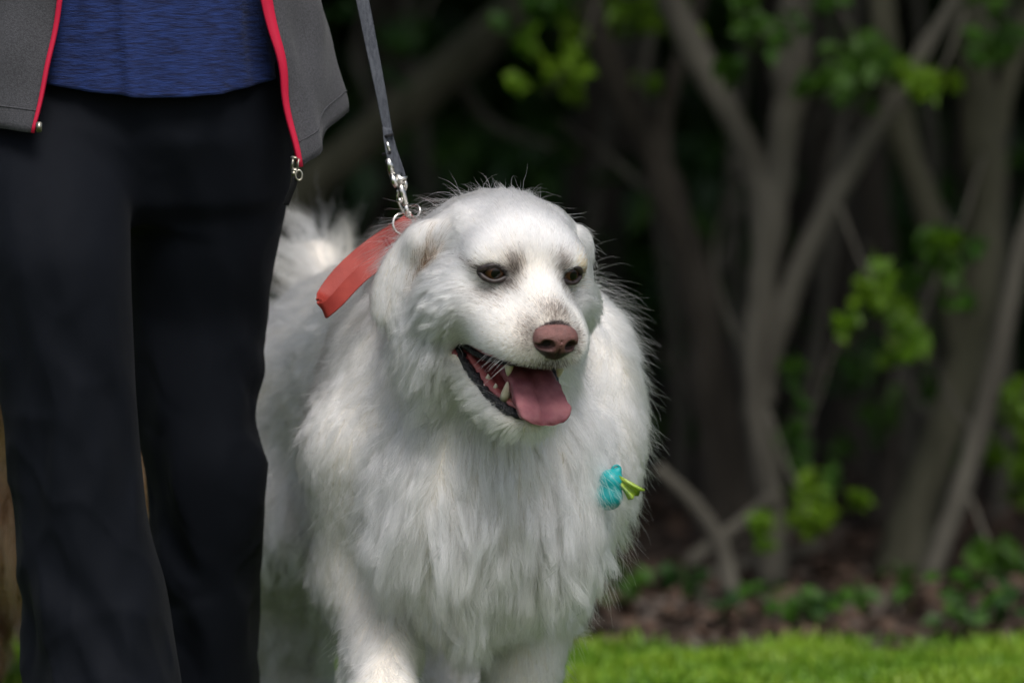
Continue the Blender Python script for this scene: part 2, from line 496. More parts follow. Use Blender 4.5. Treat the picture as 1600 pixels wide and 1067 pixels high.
make_tree('broad dark trunk standing deep in the wood', (1315, 850), 5.2,
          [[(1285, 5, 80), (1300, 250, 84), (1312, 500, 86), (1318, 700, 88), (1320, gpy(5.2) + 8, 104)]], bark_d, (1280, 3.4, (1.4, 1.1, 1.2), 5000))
make_tree('long mossy trunk slanting across behind the leash', (430, 860), 4.4,
          [[(850, -40, 58), (800, 12, 58), (700, 105, 62), (600, 190, 64), (490, 285, 68), (380, 390, 72), (240, 560, 78), (150, 760, 86), (130, gpy(4.4) + 8, 100)]], bark_g, (700, 3.2, (1.4, 1.1, 1.1), 6000),
          [((640, 60, 4.0, 70, 40, 50), lf_d), ((900, 30, 3.8, 60, 40, 60), lf_b)])
# thin side stems and twigs that tangle between the trunks
TW = [(1, (1260, 420), (1345, 120), (1400, 5), 12, 3.6), (1, (1195, 600), (1120, 420), (1150, 250), 12, 3.5), (1, (1210, 700), (1300, 560), (1420, 470), 11, 3.4), (2, (1515, 420), (1430, 260), (1300, 150), 14, 3.7), (2, (1470, 700), (1400, 560), (1350, 380), 14, 3.8),
      (2, (1500, 620), (1570, 480), (1610, 300), 14, 3.6), (0, (1100, 480), (1180, 300), (1290, 180), 12, 4.0), (0, (1060, 340), (960, 250), (880, 190), 14, 3.9), (0, (1135, 640), (1040, 560), (985, 470), 13, 3.8), (3, (1530, 700), (1470, 600), (1440, 480), 10, 3.2),
      (0, (985, 150), (1010, 60), (1060, -30), 16, 3.7), (2, (1440, 780), (1390, 700), (1370, 640), 9, 3.5), (7, (700, 105), (760, 190), (860, 230), 22, 4.6), (7, (600, 190), (560, 90), (590, -20), 20, 4.6)]
for ti_, a, b, c, w, Yt in TW:
    add_stem(TREE_LIST[ti_], [(*c, w * .5), (*b, w * .8, .1), (*a, w)], Yt, [bark, bark_d][w % 2], 'branch', 20)
for ti_, rows, Yt in [(0, [(1010, 5, 20), (1030, 300, 22), (1062, 600, 24), (1070, gpy(5.0), 28)], 5.0), (1, [(1165, 5, 18), (1150, 260, 20), (1160, 560, 22), (1172, gpy(4.8), 26)], 4.8), (2, [(1432, 5, 22), (1452, 260, 24), (1440, 560, 26), (1462, gpy(4.6), 30)], 4.6),
                      (3, [(1575, 5, 20), (1560, 320, 22), (1582, 640, 24), (1570, gpy(4.4), 28)], 4.4), (0, [(985, 5, 16), (940, 280, 20), (900, 600, 22), (890, gpy(5.4), 26)], 5.4), (2, [(1290, 5, 20), (1330, 260, 22), (1402, 560, 24), (1420, gpy(4.9), 28)], 4.9), (7, [(640, 5, 22), (665, 200, 24), (690, 500, 26), (700, gpy(5.6), 30)], 5.6)]:
    add_stem(TREE_LIST[ti_], [(rows[0][0], -500, rows[0][2] * .7)] + rows, Yt, bark, 'stem', 36)
# low dead branches lying at the foot of the trees
for i, (rows, lab) in enumerate([([(1020, 730, 24), (1080, 790, 30), (1125, 860, 34), (1140, 925, 34)], 'grey dead branch leaning into the ground right of the dog'),
                                 ([(1205, 775, 22), (1160, 815, 26), (1115, 850, 28), (1080, 880, 26)], 'short dead branch crossing the foot of the dark forked tree'),
                                 ([(1290, 850, 20), (1230, 868, 22), (1160, 885, 24), (1110, 900, 22)], 'fallen grey branch lying flat at the foot of the trees')]):
    E_ = tag(empty('dead_branch', tuple(P(rows[-1][0], rows[-1][1], 3.0) * np.array([1, 1, 0]))), lab, 'branch', 'dead branches under the trees')
    add_stem(E_, rows, 3.0 + .15 * i, bark, 'limb', 24)
# --- seedlings in the leaf litter
for i, (px, py, h_, n) in enumerate([(1240, 985, 60, 36), (1262, 978, 40, 22), (1500, 1000, 90, 46), (1555, 995, 70, 34), (975, 962, 70, 40), (1065, 950, 60, 26), (1415, 965, 70, 26), (1575, 940, 60, 34), (1340, 965, 50, 18), (1130, 975, 34, 16), (1180, 960, 40, 16)]):
    g = PG(px, py); k = (10 + g[1]) / 11500; hh = h_ * k * 1.1; n = int(n * .6)
    S_ = tag(empty('seedling', tuple(g * np.array([1, 1, 0]))), None, 'plant', 'seedlings along the edge of the wood')
    v, f = tube([g, g + np.array([.01, 0, hh * .5]), g + np.array([0, 0, hh])], [.004, .003, .0015], 6); mesh_obj('stem', v, f, lf_m, S_)
    c = g + np.stack([rng.normal(0, hh * .28, n), rng.normal(0, hh * .28, n), rng.uniform(.25, 1.1, n) * hh], 1)
    nn_ = nrm(rng.normal(size=(n, 3)) * .6 + np.array([0, -.3, 1.0])); L = rng.uniform(.03, .055, n)
    quad_mesh('foliage', leaf_quads(c, np.cross(nn_, rng.normal(size=(n, 3))), nn_, L, L * .6), [lf_m, lf_d][i % 2], S_)
    S_['label'] = ['pale green seedling in front of the pale forked tree', 'small seedling right beside a taller one before the pale forked tree', 'tall leafy seedling at the lawn edge below the slim slanting tree',
                   'leafy seedling near the right corner of the lawn edge', 'green seedling right beside the white dog\'s leg', 'seedling below the dead branch right of the dog', 'seedling at the foot of the thick leaning tree',
                   'seedling under the slim slanting tree at the picture\'s right edge', 'small seedling between the two groups of trees', 'tiny seedling at the lawn edge below the dark forked tree', 'tiny seedling between dark forked tree and pale forked tree'][i]
# --- the wood behind: trunks and crowns one can still tell apart, then a mass of undergrowth
names_ = ['behind the person\'s jacket', 'behind the dog\'s tail', 'above the dog\'s head', 'behind the dark forked tree', 'behind the pale forked tree', 'behind the thick leaning tree', 'at the right edge of the wood', 'beyond the slim slanting tree', 'left of the person']
for i, (x, y) in enumerate([(-1.3, 7.0), (-.35, 8.2), (.15, 6.6), (.62, 7.6), (1.0, 6.4), (1.35, 7.2), (1.9, 6.2), (2.3, 7.8), (-2.1, 6.0)]):
    T_ = tag(empty('tree', (x, y, 0)), 'shaded tree deep in the wood ' + names_[i], 'tree', 'trees deep in the wood')
    p = spline([(x, y, -.05), (x + .04, y, .6), (x - .05 + .1 * (i % 3), y, 1.5), (x + .12 * (i % 2), y + .1, 3.2), (x, y, 4.6)], 30)
    v, f = tube(p, np.linspace(.085, .03, 30) * (1 + .1 * noise(p, .3)), 10); mesh_obj('trunk', v, f, bark_d, T_)
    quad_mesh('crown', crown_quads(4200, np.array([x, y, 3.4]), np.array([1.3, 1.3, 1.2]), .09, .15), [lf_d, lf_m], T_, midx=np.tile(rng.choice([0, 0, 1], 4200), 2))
def undergrowth(n, x0, x1, y0, y1, z0, z1, L0, L1):
    c = np.stack([rng.uniform(x0, x1, n), rng.uniform(y0, y1, n), rng.uniform(z0, z1, n)], 1)
    keep = noise(c, .9, 1) > -.45; c = c[keep]; n = len(c)
    nn_ = nrm(rng.normal(size=(n, 3)) + np.array([0, -.5, .6])); L = rng.uniform(L0, L1, n)
    return leaf_quads(c, np.cross(nn_, rng.normal(size=(n, 3))), nn_, L, L * .65)
U = np.concatenate([undergrowth(22000, -7, 7, 10.5, 13.5, 0, 1.5, .18, .32), undergrowth(26000, -6, 6, 9.5, 12.5, 0, 3.2, .10, .20), undergrowth(3200, -3, 3, 5.0, 9.0, 0, .7, .06, .12), undergrowth(16000, -7, 7, 10, 14, 2.6, 6.5, .2, .35)])
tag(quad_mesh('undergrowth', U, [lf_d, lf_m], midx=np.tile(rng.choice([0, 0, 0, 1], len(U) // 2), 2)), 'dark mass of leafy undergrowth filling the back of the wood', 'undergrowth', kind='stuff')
# unseen leaf cover added over the wood and lawn edge to shade the trunks
CQ = np.concatenate([undergrowth(30000, -7, 7, 2.7, 11, 3.2, 6.0, .14, .26), undergrowth(7000, -7, 7, 1.35, 3.2, 2.9, 4.6, .12, .24)])
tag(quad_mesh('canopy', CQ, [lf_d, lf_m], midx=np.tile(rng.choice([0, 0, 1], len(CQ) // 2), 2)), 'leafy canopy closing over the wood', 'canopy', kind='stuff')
# ================================================================== the white dog
# head frame: u to the viewer's right across the face, v along the muzzle, w up
HY, HP, HR = math.radians(22), math.radians(20), math.radians(3.0)
HO = P(832, 428, -.22)
_f = np.array([math.sin(HY) * math.cos(HP), -math.cos(HY) * math.cos(HP), -math.sin(HP)])
_u0 = np.array([math.cos(HY), math.sin(HY), 0]); _w0 = np.cross(_u0, _f)
_w0 = -_w0 if _w0[2] < 0 else _w0
_u = _u0 * math.cos(HR) - _w0 * math.sin(HR); _w = _w0 * math.cos(HR) + _u0 * math.sin(HR)
HM = np.stack([_u, _f, _w])             # rows: local axes in world
def H(u, v, w): return HO + u * HM[0] + v * HM[1] + w * HM[2]
def toH(p): return (p - HO) @ HM.T
def hrot(ax, deg):                      # local axes turned about a head axis
    a = math.radians(deg)
    return np.array(Matrix.Rotation(a, 3, Vector(HM['uvw'.index(ax)]))) @ HM.T

dog = Field()
# --- trunk
BX = nrm(np.array([-.27, .96, 0]))      # body axis, pointing to the rump
BR = np.stack([np.array([BX[1], -BX[0], 0]), BX, np.array([0, 0, 1.0])])
dog.ell(P(735, 700, .16), (.155, .24, .20), BR, .05, g='body')          # rib cage
dog.ell(P(742, 780, .00), (.145, .13, .165), BR, .05, g='chest')         # breast
dog.ell(P(640, 640, .50), (.155, .30, .19), BR, .06, g='body')
dog.ell(P(560, 605, .70), (.165, .20, .165), BR, .06, g='rump')
dog.cap(P(690, 470, .30), P(575, 512, .72), .07, .075, .06, g='body')    # spine
dog.ell(P(590, 640, .10), (.075, .12, .15), BR, .05, g='shoulder')      # shoulders
dog.ell(P(905, 660, .14), (.075, .12, .16), BR, .05, g='shoulder')
dog.ell(P(876, 765, -.005), (.056, .060, .135), BR, .045, g='chest')
# --- neck
dog.cap(P(700, 540, .22), H(0, -.13, -.05), .13, .105, .05, g='neck')
dog.cap(P(745, 720, .02), H(0, -.11, -.12), .115, .085, .05, g='neck')
dog.ell(P(868, 585, .15), (.085, .10, .13), BR, .05, g='neck')
for s in (-1, 1): dog.ell(H(s * .070, -.105, -.135), (.062, .062, .075), HM, .04, g='neck')
# --- forelegs
dog.chain([(P(570, 700, .06), .085), (P(572, 890, .10), .060), (P(598, 1010, .02), .040), (P(602, 1100, -.06), .036), (P(602, 1175, -.10), .034)], .04, g='leg')
dog.ell(P(604, 1212, -.14), (.042, .058, .030), None, .02, g='paw')
dog.chain([(P(880, 720, .08), .085), (P(850, 900, .12), .060), (P(818, 1040, .10), .040), (P(815, 1150, .08), .036), (P(815, 1215, .05), .034)], .04, g='leg')
dog.ell(P(817, 1235, .01), (.042, .060, .030), None, .02, g='paw')
# --- hind legs
dog.chain([(P(480, 640, .68), .12), (P(470, 800, .62), .095), (P(462, 950, .76), .05), (P(462, 1060, .82), .036), (P(462, 1150, .76), .034)], .05, g='thigh')
dog.ell(P(464, 1188, .71), (.04, .06, .028), None, .02, g='paw')
dog.chain([(P(660, 640, .86), .12), (P(690, 800, .70), .095), (P(700, 950, .66), .05), (P(705, 1070, .60), .036), (P(708, 1160, .52), .034)], .05, g='thigh')
dog.ell(P(710, 1190, .46), (.04, .06, .028), None, .02, g='paw')
# --- tail
dog.chain([(P(545, 520, .88), .040), (P(520, 450, .93), .026), (P(500, 402, .96), .018), (P(470, 392, .98), .012)], .03, g='tail')
# --- head
dog.ell(H(0, -.085, -.004), (.084, .095, .074), HM, .02, g='head')
dog.ell(H(0, -.038, .012), (.064, .048, .044), HM, .035, g='head')
for s in (-1, 1):
    dog.ell(H(s * .052, -.026, .008), (.022, .022, .014), HM, .035, g='head')
    dog.ell(H(s * .074, -.062, -.060), (.046, .060, .052), HM, .025, g='cheek')
    dog.ell(H(s * .044, .010, -.062), (.027, .052, .030), HM, .03, g='muzzle')
    dog.ell(H(s * .037, .056, -.070), (.027, .045, .033), HM, .02, g='muzzle')
    dog.ell(H(s * .050, .000, -.084), (.022, .055, .030), HM, .02, g='muzzle')
dog.cap(H(0, -.02, -.040), H(0, .082, -.056), .046, .037, .025, g='muzzle')
dog.cap(H(0, 0, -.012), H(0, .085, -.034), .026, .022, .02, g='muzzle')
dog.ell(H(0, .088, -.074), (.036, .020, .024), HM, .015, g='muzzle')
for s in (-1, 1):                        # lower jaw
    dog.cap(H(s * .058, -.075, -.125), H(s * .024, .056, -.182), .026, .017, .02, g='jaw')
dog.ell(H(0, .062, -.183), (.034, .032, .017), HM, .015, g='jaw')
dog.ell(H(0, -.02, -.165), (.050, .07, .03), HM, .03, g='jaw')
# gape: a wedge cut between the lips
def gape(p):
    q = toH(p); v = q[..., 1]
    t = (v + .062) / .162
    wc = -.118 - .012 * t
    hh = .001 + .036 * t - .010 * np.clip(t, 0, 1) * (1 - t) * -1
    return np.maximum(np.abs(q[..., 2] - wc) - hh, -.062 - v)
c0 = H(0, .03, -.13)
dog.add(gape, c0 - .16, c0 + .16, .006, '-')
# eye sockets
EYE = {-1: H(-.0535, -.0065, -.0005), 1: H(.0505, -.0065, .0005)}
for s in (-1, 1):
    dog.ell(EYE[s] + .012 * HM[1] + s * .003 * HM[0], (.0180, .015, .0110), HM, .008, '-')
# ears
def ear(s, top, tip, wid):
    A = H(*top); B = H(*tip); L = nrm(B - A); n = nrm(np.cross(L, -HM[1] * .86 + HM[0] * s * .5)) * 1.0
    b = nrm(np.cross(n, L)); c = (A + B) / 2
    dog.ell(c, (wid, .0095, np.linalg.norm(B - A) * .55), np.stack([b, n, L]), .006, g='ear')
    dog.cap(H(s * .064, -.108, .020), A * .85 + c * .15, .022, .013, .034, g='ear')
ear(-1, (-.104, -.124, .000), (-.146, -.130, -.124), .041)
ear(1, (.102, -.104, .008), (.140, -.112, -.090), .042)

hc = H(0, -.02, -.06)
fine = lambda a, r: [(hc[a] - r, hc[a] + r, .0034)]
xs = axis_grid(-.48, .32, .009, fine(0, .155)); ys = axis_grid(-.40, 1.32, .012, fine(1, .15)); zs = axis_grid(-.03, .90, .009, fine(2, .15))
DF = dog.grid(xs, ys, zs)
dv, dq = surface_nets(DF, xs, ys, zs)
for _ in range(2):                       # settle the vertices on the surface
    e = 5e-4; f0 = dog.eval(dv)
    g = np.stack([dog.eval(dv + np.eye(3)[a] * e) - f0 for a in range(3)], 1) / e
    dv = dv - .8 * g * np.clip(f0 / np.maximum((g ** 2).sum(1), .05), -.006, .006)[:, None]
dgf = GridField(DF, xs, ys, zs)
DOGBASE = np.array([P(700, 1000, .35)[0], .35, 0.0])
# ---- skin, with the coat's own pigment and painted nostril shade stored per vertex
def pig(p):
    """dark pigment 0..1 of skin and coat round eyes and nose"""
    q = toH(p); d = np.zeros(len(p))
    def blob(c, r, a, k=2.0):
        return a * np.exp(-(((q - np.array(c)) / np.array(r)) ** 2).sum(1) * k)
    for s in (-1, 1):
        d = np.maximum(d, blob((s * .0535, .004, -.002), (.024, .03, .013), 1.0, 1.6))
        d = np.maximum(d, blob((s * .033, .004, .012), (.013, .03, .018), .66, 1.3))
        d = np.maximum(d, blob((s * .050, .005, -.026), (.022, .03, .016), .30, 1.4))
    for s in (-1, 1):
        d = np.maximum(d, blob((s * .040, .006, -.007), (.014, .03, .012), .85, 1.3)); d = np.maximum(d, blob((s * .070, -.008, .002), (.013, .03, .006), .85, 1.3))
    d = np.maximum(d, blob((0, .095, -.018), (.024, .030, .020), .62, 1.5))
    d = np.maximum(d, blob((0, .11, -.085), (.030, .03, .018), .75, 1.5))
    d = np.maximum(d, blob((-.034, .10, -.045), (.016, .028, .035), .50, 1.5))
    d = np.maximum(d, blob((.034, .10, -.045), (.016, .028, .035), .50, 1.5))
    return d

skin = bpy.data.materials.new('dog_skin'); skin.use_nodes = True
_n = skin.node_tree; _b = _n.nodes['Principled BSDF']; _a = _n.nodes.new('ShaderNodeAttribute'); _a.attribute_name = 'tint'
_n.links.new(_a.outputs['Color'], _b.inputs['Base Color']); _b.inputs['Roughness'].default_value = .8; _b.inputs['Specular IOR Level'].default_value = .1
mouth_m = noise_mat('mouth_lining', (.20, .035, .035), (.34, .085, .08), 60, .35, bump=.3, spec=.5)
black_m = noise_mat('black_lip', (.006, .006, .008), (.020, .019, .022), 160, .26, bump=1.0, bscale=330, spec=.5)

DOG = tag(empty('dog', DOGBASE), 'large white long haired dog walking with its mouth open', 'dog')
gv = gape(dv); inm = (gv < .0035) & (np.abs(toH(dv)[:, 0]) < .085) & (toH(dv)[:, 1] > -.08) & (np.abs(toH(dv)[:, 2] + .13) < .06)
fm = inm[dq].sum(1) >= 3
body = mesh_obj('body', dv, dq, [skin, mouth_m], DOG, midx=fm.astype(int))
pc = np.maximum(pig(dv), 1.0 * (np.linalg.norm(dv - H(0, .104, -.049), axis=1) < .028))[:, None]  # skin behind the nose painted black as the shade inside the nostrils
tint = np.array([.80, .74, .66]) * (1 - pc) + np.array([.035, .028, .028]) * pc
at = body.data.attributes.new('tint', 'FLOAT_COLOR', 'POINT')
at.data.foreach_set('color', np.concatenate([tint, np.ones((len(dv), 1))], 1).astype(np.float32).reshape(-1))

# ---- nose leather
nf = Field()
NO = H(0, .104, -.047)
def N_(u, v, w): return NO + u * HM[0] + v * HM[1] + w * HM[2]
nf.ell(N_(0, .003, .004), (.030, .021, .017), HM, .008)
nf.ell(N_(0, .008, -.007), (.021, .017, .021), HM, .010)
for s in (-1, 1):
    nf.ell(N_(s * .0175, .006, -.003), (.0135, .015, .0155), HM, .006)
    nf.ell(N_(s * .0165, .022, -.004), (.0088, .013, .0072), HM, .004, '-')
    nf.ell(N_(s * .0255, .016, -.0080), (.0085, .009, .0032), HM, .003, '-')
nf.cap(N_(0, .0235, .004), N_(0, .0215, -.030), .0012, .0014, .003, '-')
g1 = [np.arange(NO[a] - .046, NO[a] + .046, .0016) for a in range(3)]
nv, nq = surface_nets(nf.grid(*g1), *g1)
nm = noise_mat('nose_leather', (.155, .070, .062), (.235, .108, .096), 90, .33, bump=.55, bscale=700, spec=.45)
_n = nm.node_tree; _a = _n.nodes.new('ShaderNodeAttribute'); _a.attribute_name = 'dark'
_mx = _n.nodes.new('ShaderNodeMixRGB'); _mx.inputs[2].default_value = (.016, .011, .012, 1)
_b = _n.nodes['Principled BSDF']; _src = _b.inputs['Base Color'].links[0].from_socket
_n.links.new(_a.outputs['Fac'], _mx.inputs[0]); _n.links.new(_src, _mx.inputs[1]); _n.links.new(_mx.outputs[0], _b.inputs['Base Color'])
nose = mesh_obj('nose', nv, nq, nm, DOG)
ql = (nv - NO) @ HM.T
nd = np.clip((-.008 - ql[:, 2]) / .007, 0, 1) * .95
for s in (-1, 1):
    nd = np.maximum(nd, .95 * np.exp(-(((ql - np.array([s * .0170, .018, -.005])) / np.array([.0110, .02, .0095])) ** 2).sum(1) * 1.5))  # shade of the nostril hollows put into the colour
nd = np.maximum(nd, .6 * np.clip((.004 - ql[:, 1]) / .008, 0, 1))
nose.data.attributes.new('dark', 'FLOAT', 'POINT').data.foreach_set('value', nd.astype(np.float32))

# ---- eyes
def eye_material():
    m = mat('dog_eye', (.02, .01, .005), .04, .5)
    nt = m.node_tree; N = nt.nodes; L = nt.links; b = N['Principled BSDF']
    tc = N.new('ShaderNodeTexCoord'); gr = N.new('ShaderNodeVectorMath'); gr.operation = 'LENGTH'
    mp = N.new('ShaderNodeMapping'); mp.inputs['Scale'].default_value = (1, 0, 1)
    L.new(tc.outputs['Object'], mp.inputs[0]); L.new(mp.outputs[0], gr.inputs[0])
    r = N.new('ShaderNodeValToRGB'); e = r.color_ramp.elements
    e[0].position = .0; e[0].color = (.003, .003, .003, 1); e[1].position = .98; e[1].color = (.10, .07, .05, 1)
    for p, c in ((.34, (.003, .003, .003)), (.40, (.060, .025, .010)), (.70, (.030, .013, .006)), (.80, (.006, .005, .004))):
        x = e.new(p); x.color = (*c, 1)
    mul = N.new('ShaderNodeMath'); mul.operation = 'MULTIPLY'; mul.inputs[1].default_value = 1 / .0178
    L.new(gr.outputs['Value'], mul.inputs[0]); L.new(mul.outputs[0], r.inputs[0]); L.new(r.outputs[0], b.inputs['Base Color'])
    b.inputs['Specular IOR Level'].default_value = .42
    return m
em = eye_material(); lid_m = noise_mat('eyelid_skin', (.012, .010, .011), (.05, .035, .032), 150, .45, spec=.4)
for s in (-1, 1):
    bm = bmesh.new(); bmesh.ops.create_uvsphere(bm, u_segments=32, v_segments=20, radius=.0178)
    bmesh.ops.rotate(bm, verts=bm.verts, matrix=Matrix.Rotation(math.radians(90), 3, 'X'))
    me = bpy.data.meshes.new('eye'); bm.to_mesh(me); bm.free(); me.materials.append(em)
    me.polygons.foreach_set('use_smooth', np.ones(len(me.polygons), bool))
    eo = link(bpy.data.objects.new('eye', me), DOG)
    look = nrm(HM[1] + s * .30 * HM[0] + np.array([.15, -.1, .12]))
    z_ = np.array([0, 0, 1.0]); x_ = nrm(np.cross(look, z_)); z_ = np.cross(x_, look)
    c = EYE[s] - .0012 * HM[1]
    M4 = Matrix([[x_[i], look[i], z_[i], c[i] - DOGBASE[i]] for i in range(3)] + [[0, 0, 0, 1]])
    eo.matrix_local = M4
    # lids: an almond ring that wraps the ball
    ring = []
    for a in np.linspace(0, 2 * math.pi, 40, endpoint=False):
        cu, sw = math.cos(a), math.sin(a)
        uu = .0188 * cu; ww = (.0130 if sw > 0 else .0086) * sw * (1 - .30 * cu * cu) - .0025 * cu * s * .35
        dd = math.sqrt(max(.0186 ** 2 - uu ** 2 * .80 - ww ** 2, .0050 ** 2))
        fx = nrm(HM[1] + s * .34 * HM[0]); ux = nrm(HM[0] - fx * (HM[0] @ fx)); wx = np.cross(ux, fx)
        ring.append(c + uu * ux + ww * wx * (1 if wx[2] > 0 else -1) + dd * fx)
    v, f = tube(ring, [.0032 + .0012 * abs(math.cos(a)) for a in np.linspace(0, 2 * math.pi, 40, endpoint=False)], 8, closed=True)
    mesh_obj('eyelid', v, f, lid_m, DOG)

# ---- lips, tongue, teeth
def hs(rows, n):
    r = spline(rows, n); return np.array([H(*x[:3]) for x in r]), r[:, 3]
low = [(-.072, -.064, -.115, .0065), (-.067, -.035, -.131, .0060), (-.058, .000, -.147, .0068), (-.046, .040, -.160, .0072), (-.030, .072, -.168, .0072), (0, .090, -.169, .0065),
       (.030, .072, -.168, .0075), (.046, .040, -.160, .0080), (.058, .000, -.147, .0078), (.067, -.035, -.131, .0060), (.070, -.062, -.115, .003)]
pts, r = hs(low, 70)
v, f = tube(pts, r, 12); v += noise(v, .013)[:, None] * .0024 * HM[2] + noise(v, .007, 2)[:, None] * .0016 * HM[1]
mesh_obj('lower_lip', v, f, black_m, DOG)
upl = [(-.072, -.064, -.115, .006), (-.066, -.030, -.117, .005), (-.056, .010, -.116, .0045), (-.044, .050, -.107, .004), (-.026, .088, -.094, .0035), (0, .102, -.090, .003),
       (.026, .088, -.094, .0035), (.044, .050, -.107, .004), (.056, .010, -.116, .0045), (.066, -.030, -.117, .005), (.070, -.062, -.115, .004)]
pts, r = hs(upl, 60)
v, f = tube(pts, r, 10); mesh_obj('upper_lip', v, f, black_m, DOG)
# gum ridge inside the lower lip
gum_m = noise_mat('gum', (.30, .07, .07), (.45, .14, .13), 50, .3, spec=.5)
for s in (-1, 1):
    pts, r = hs([(s * .056, -.03, -.131, .004), (s * .050, -.01, -.142, .008), (s * .038, .035, -.156, .009), (s * .022, .066, -.163, .008), (s * .004, .076, -.165, .007)], 24)
    v, f = tube(pts, r, 10); mesh_obj('gum', v, f, gum_m, DOG)
    pts, r = hs([(s * .057, -.03, -.117, .004), (s * .052, .00, -.114, .006), (s * .040, .04, -.106, .007), (s * .022, .076, -.094, .006), (s * .004, .088, -.090, .005)], 24)
    v, f = tube(pts, r, 10); mesh_obj('gum', v, f, gum_m, DOG)
tooth_m = noise_mat('tooth', (.62, .54, .40), (.75, .69, .56), 80, .3, spec=.5)
def tooth(base, tip, r):
    b = np.array(base); t = np.array(tip)
    pts = [H(*(b + (t - b) * x)) + HM[1] * .002 * math.sin(x * 3.1) for x in (0, .35, .7, .92, 1)]
    v, f = tube(pts, [r, r * .92, r * .6, r * .3, r * .08], 10); mesh_obj('tooth', v, f, tooth_m, DOG)
for s in (-1, 1):
    tooth((s * .033, .058, -.157), (s * .035, .062, -.130), .0068)
    tooth((s * .037, .060, -.104), (s * .0365, .062, -.122), .0062)
    tooth((s * .039, .036, -.151), (s * .040, .037, -.143), .0036)
    tooth((s * .044, .018, -.145), (s * .045, .018, -.138), .0038)
    for j in range(3): tooth((s * (.005 + .008 * j), .074 - .004 * j, -.162), (s * (.005 + .008 * j), .076 - .004 * j, -.155), .003)
# tongue: centre line with half width, thickness and a median groove
tl = spline([(.000, -.045, -.124, .026, .010), (.001, -.005, -.126, .032, .011), (.002, .035, -.130, .035, .011), (.004, .068, -.138, .036, .0105), (.005, .092, -.150, .038, .0095), (.006, .101, -.155, .0385, .0085), (.006, .107, -.162, .034, .0075), (.006, .110, -.168, .023, .0055), (.006, .111, -.171, .006, .002)], 44)
V = []; F = []; nn = 48
for i in range(len(tl)):
    c = tl[i][:3]; tdir = tl[min(i + 1, 43)][:3] - tl[max(i - 1, 0)][:3]; tdir = tdir / np.linalg.norm(tdir)
    nl = np.array([0, -tdir[2], tdir[1]])
    for k in range(nn):
        a = 2 * math.pi * k / nn; ca, sa = math.cos(a), math.sin(a)
        x = tl[i][3] * math.copysign(abs(ca) ** .8, ca); h = tl[i][4] * math.copysign(abs(sa) ** .8, sa)
        if sa > 0: h += .0045 * (abs(ca) ** 2) - .0080 * math.exp(-(x / .0055) ** 2) * min(1, i / 8) * min(1, (43 - i) / 12)
        q = c + np.array([x, 0, 0]) + nl * h
        V.append(H(*q))
    if i:
        for k in range(nn): F.append(((i - 1) * nn + k, (i - 1) * nn + (k + 1) % nn, i * nn + (k + 1) % nn, i * nn + k))
F.append(tuple(range(nn))[::-1]); F.append(tuple(43 * nn + k for k in range(nn)))
V = np.array(V); V += noise(V, .018, 1)[:, None] * .0009
tm = noise_mat('tongue', (.225, .066, .085), (.33, .12, .135), 45, .22, bump=.55, bscale=900, spec=.5, Subsurface_Weight=.15, Subsurface_Scale=.006)
mesh_obj('tongue', V, F, tm, DOG)
# ---- coat: every hair is a curve grown from the skin, combed by region and gathered into locks
GR = ['head', 'cheek', 'muzzle', 'jaw', 'ear', 'neck', 'chest', 'shoulder', 'body', 'rump', 'thigh', 'leg', 'paw', 'tail']
tri = np.concatenate([dq[:, [0, 1, 2]], dq[:, [0, 2, 3]]])
trim = np.concatenate([fm, fm])
ta = dv[tri]; area = .5 * np.linalg.norm(np.cross(ta[:, 1] - ta[:, 0], ta[:, 2] - ta[:, 0]), axis=1)
tc_ = ta.mean(1); area[trim] = 0
tn = nrm(np.cross(ta[:, 1] - ta[:, 0], ta[:, 2] - ta[:, 0]))
hd = np.linalg.norm(tc_ - H(0, -.03, -.05), axis=1)
dens = 1.0 + 3.2 * np.exp(-(hd / .15) ** 4)                     # shorter coat on the face is denser
tv = nrm(CAM - tc_); facing = (tn * tv).sum(1)
dens *= np.where(facing > -.35, 1.0, .22) * np.where(tc_[:, 1] > .55, .55, 1.0)
pr = area * dens; pr /= pr.sum()
NF = 450000
ti = rng.choice(len(tri), NF, p=pr)
b1 = np.sqrt(rng.random(NF))[:, None]; b2 = rng.random(NF)[:, None]
root = ta[ti, 0] * (1 - b1) + ta[ti, 1] * b1 * (1 - b2) + ta[ti, 2] * b1 * b2
q = toH(root)
bad = np.zeros(NF, bool)
for s in (-1, 1):
    qq = (root - EYE[s]) @ HM.T
    bad |= ((qq[:, 0] - s * .002) / .0190) ** 2 + ((qq[:, 2] - .0010) / .0135) ** 2 + (qq[:, 1] / .04) ** 2 < 1
qn = (root - NO) @ HM.T
bad |= (qn[:, 0] / .029) ** 2 + ((qn[:, 2] + .002) / .023) ** 2 + ((qn[:, 1] - .012) / .026) ** 2 < 1
bad |= (gape(root) < .0045) & (q[:, 1] > -.075) & (np.abs(q[:, 0]) < .08) & (np.abs(q[:, 2] + .13) < .06)
vn = np.empty(len(dv) * 3, np.float32); body.data.vertices.foreach_get('normal', vn); vn = vn.reshape(-1, 3).astype(float)[tri[ti]]
nor = nrm(vn[:, 0] * (1 - b1) + vn[:, 1] * b1 * (1 - b2) + vn[:, 2] * b1 * b2)[~bad]
root = root[~bad]; q = toH(root); NF = len(root)
gd = np.stack([dog.eval(root, g) for g in GR], 1); gd -= gd.min(1, keepdims=True)
W = np.exp(-gd / .012); W /= W.sum(1, keepdims=True)
gi = {g: i for i, g in enumerate(GR)}
dn = np.array([0, 0, -1.0]); bk = BX
src = H(0, .125, -.045)
away = nrm(root - src)
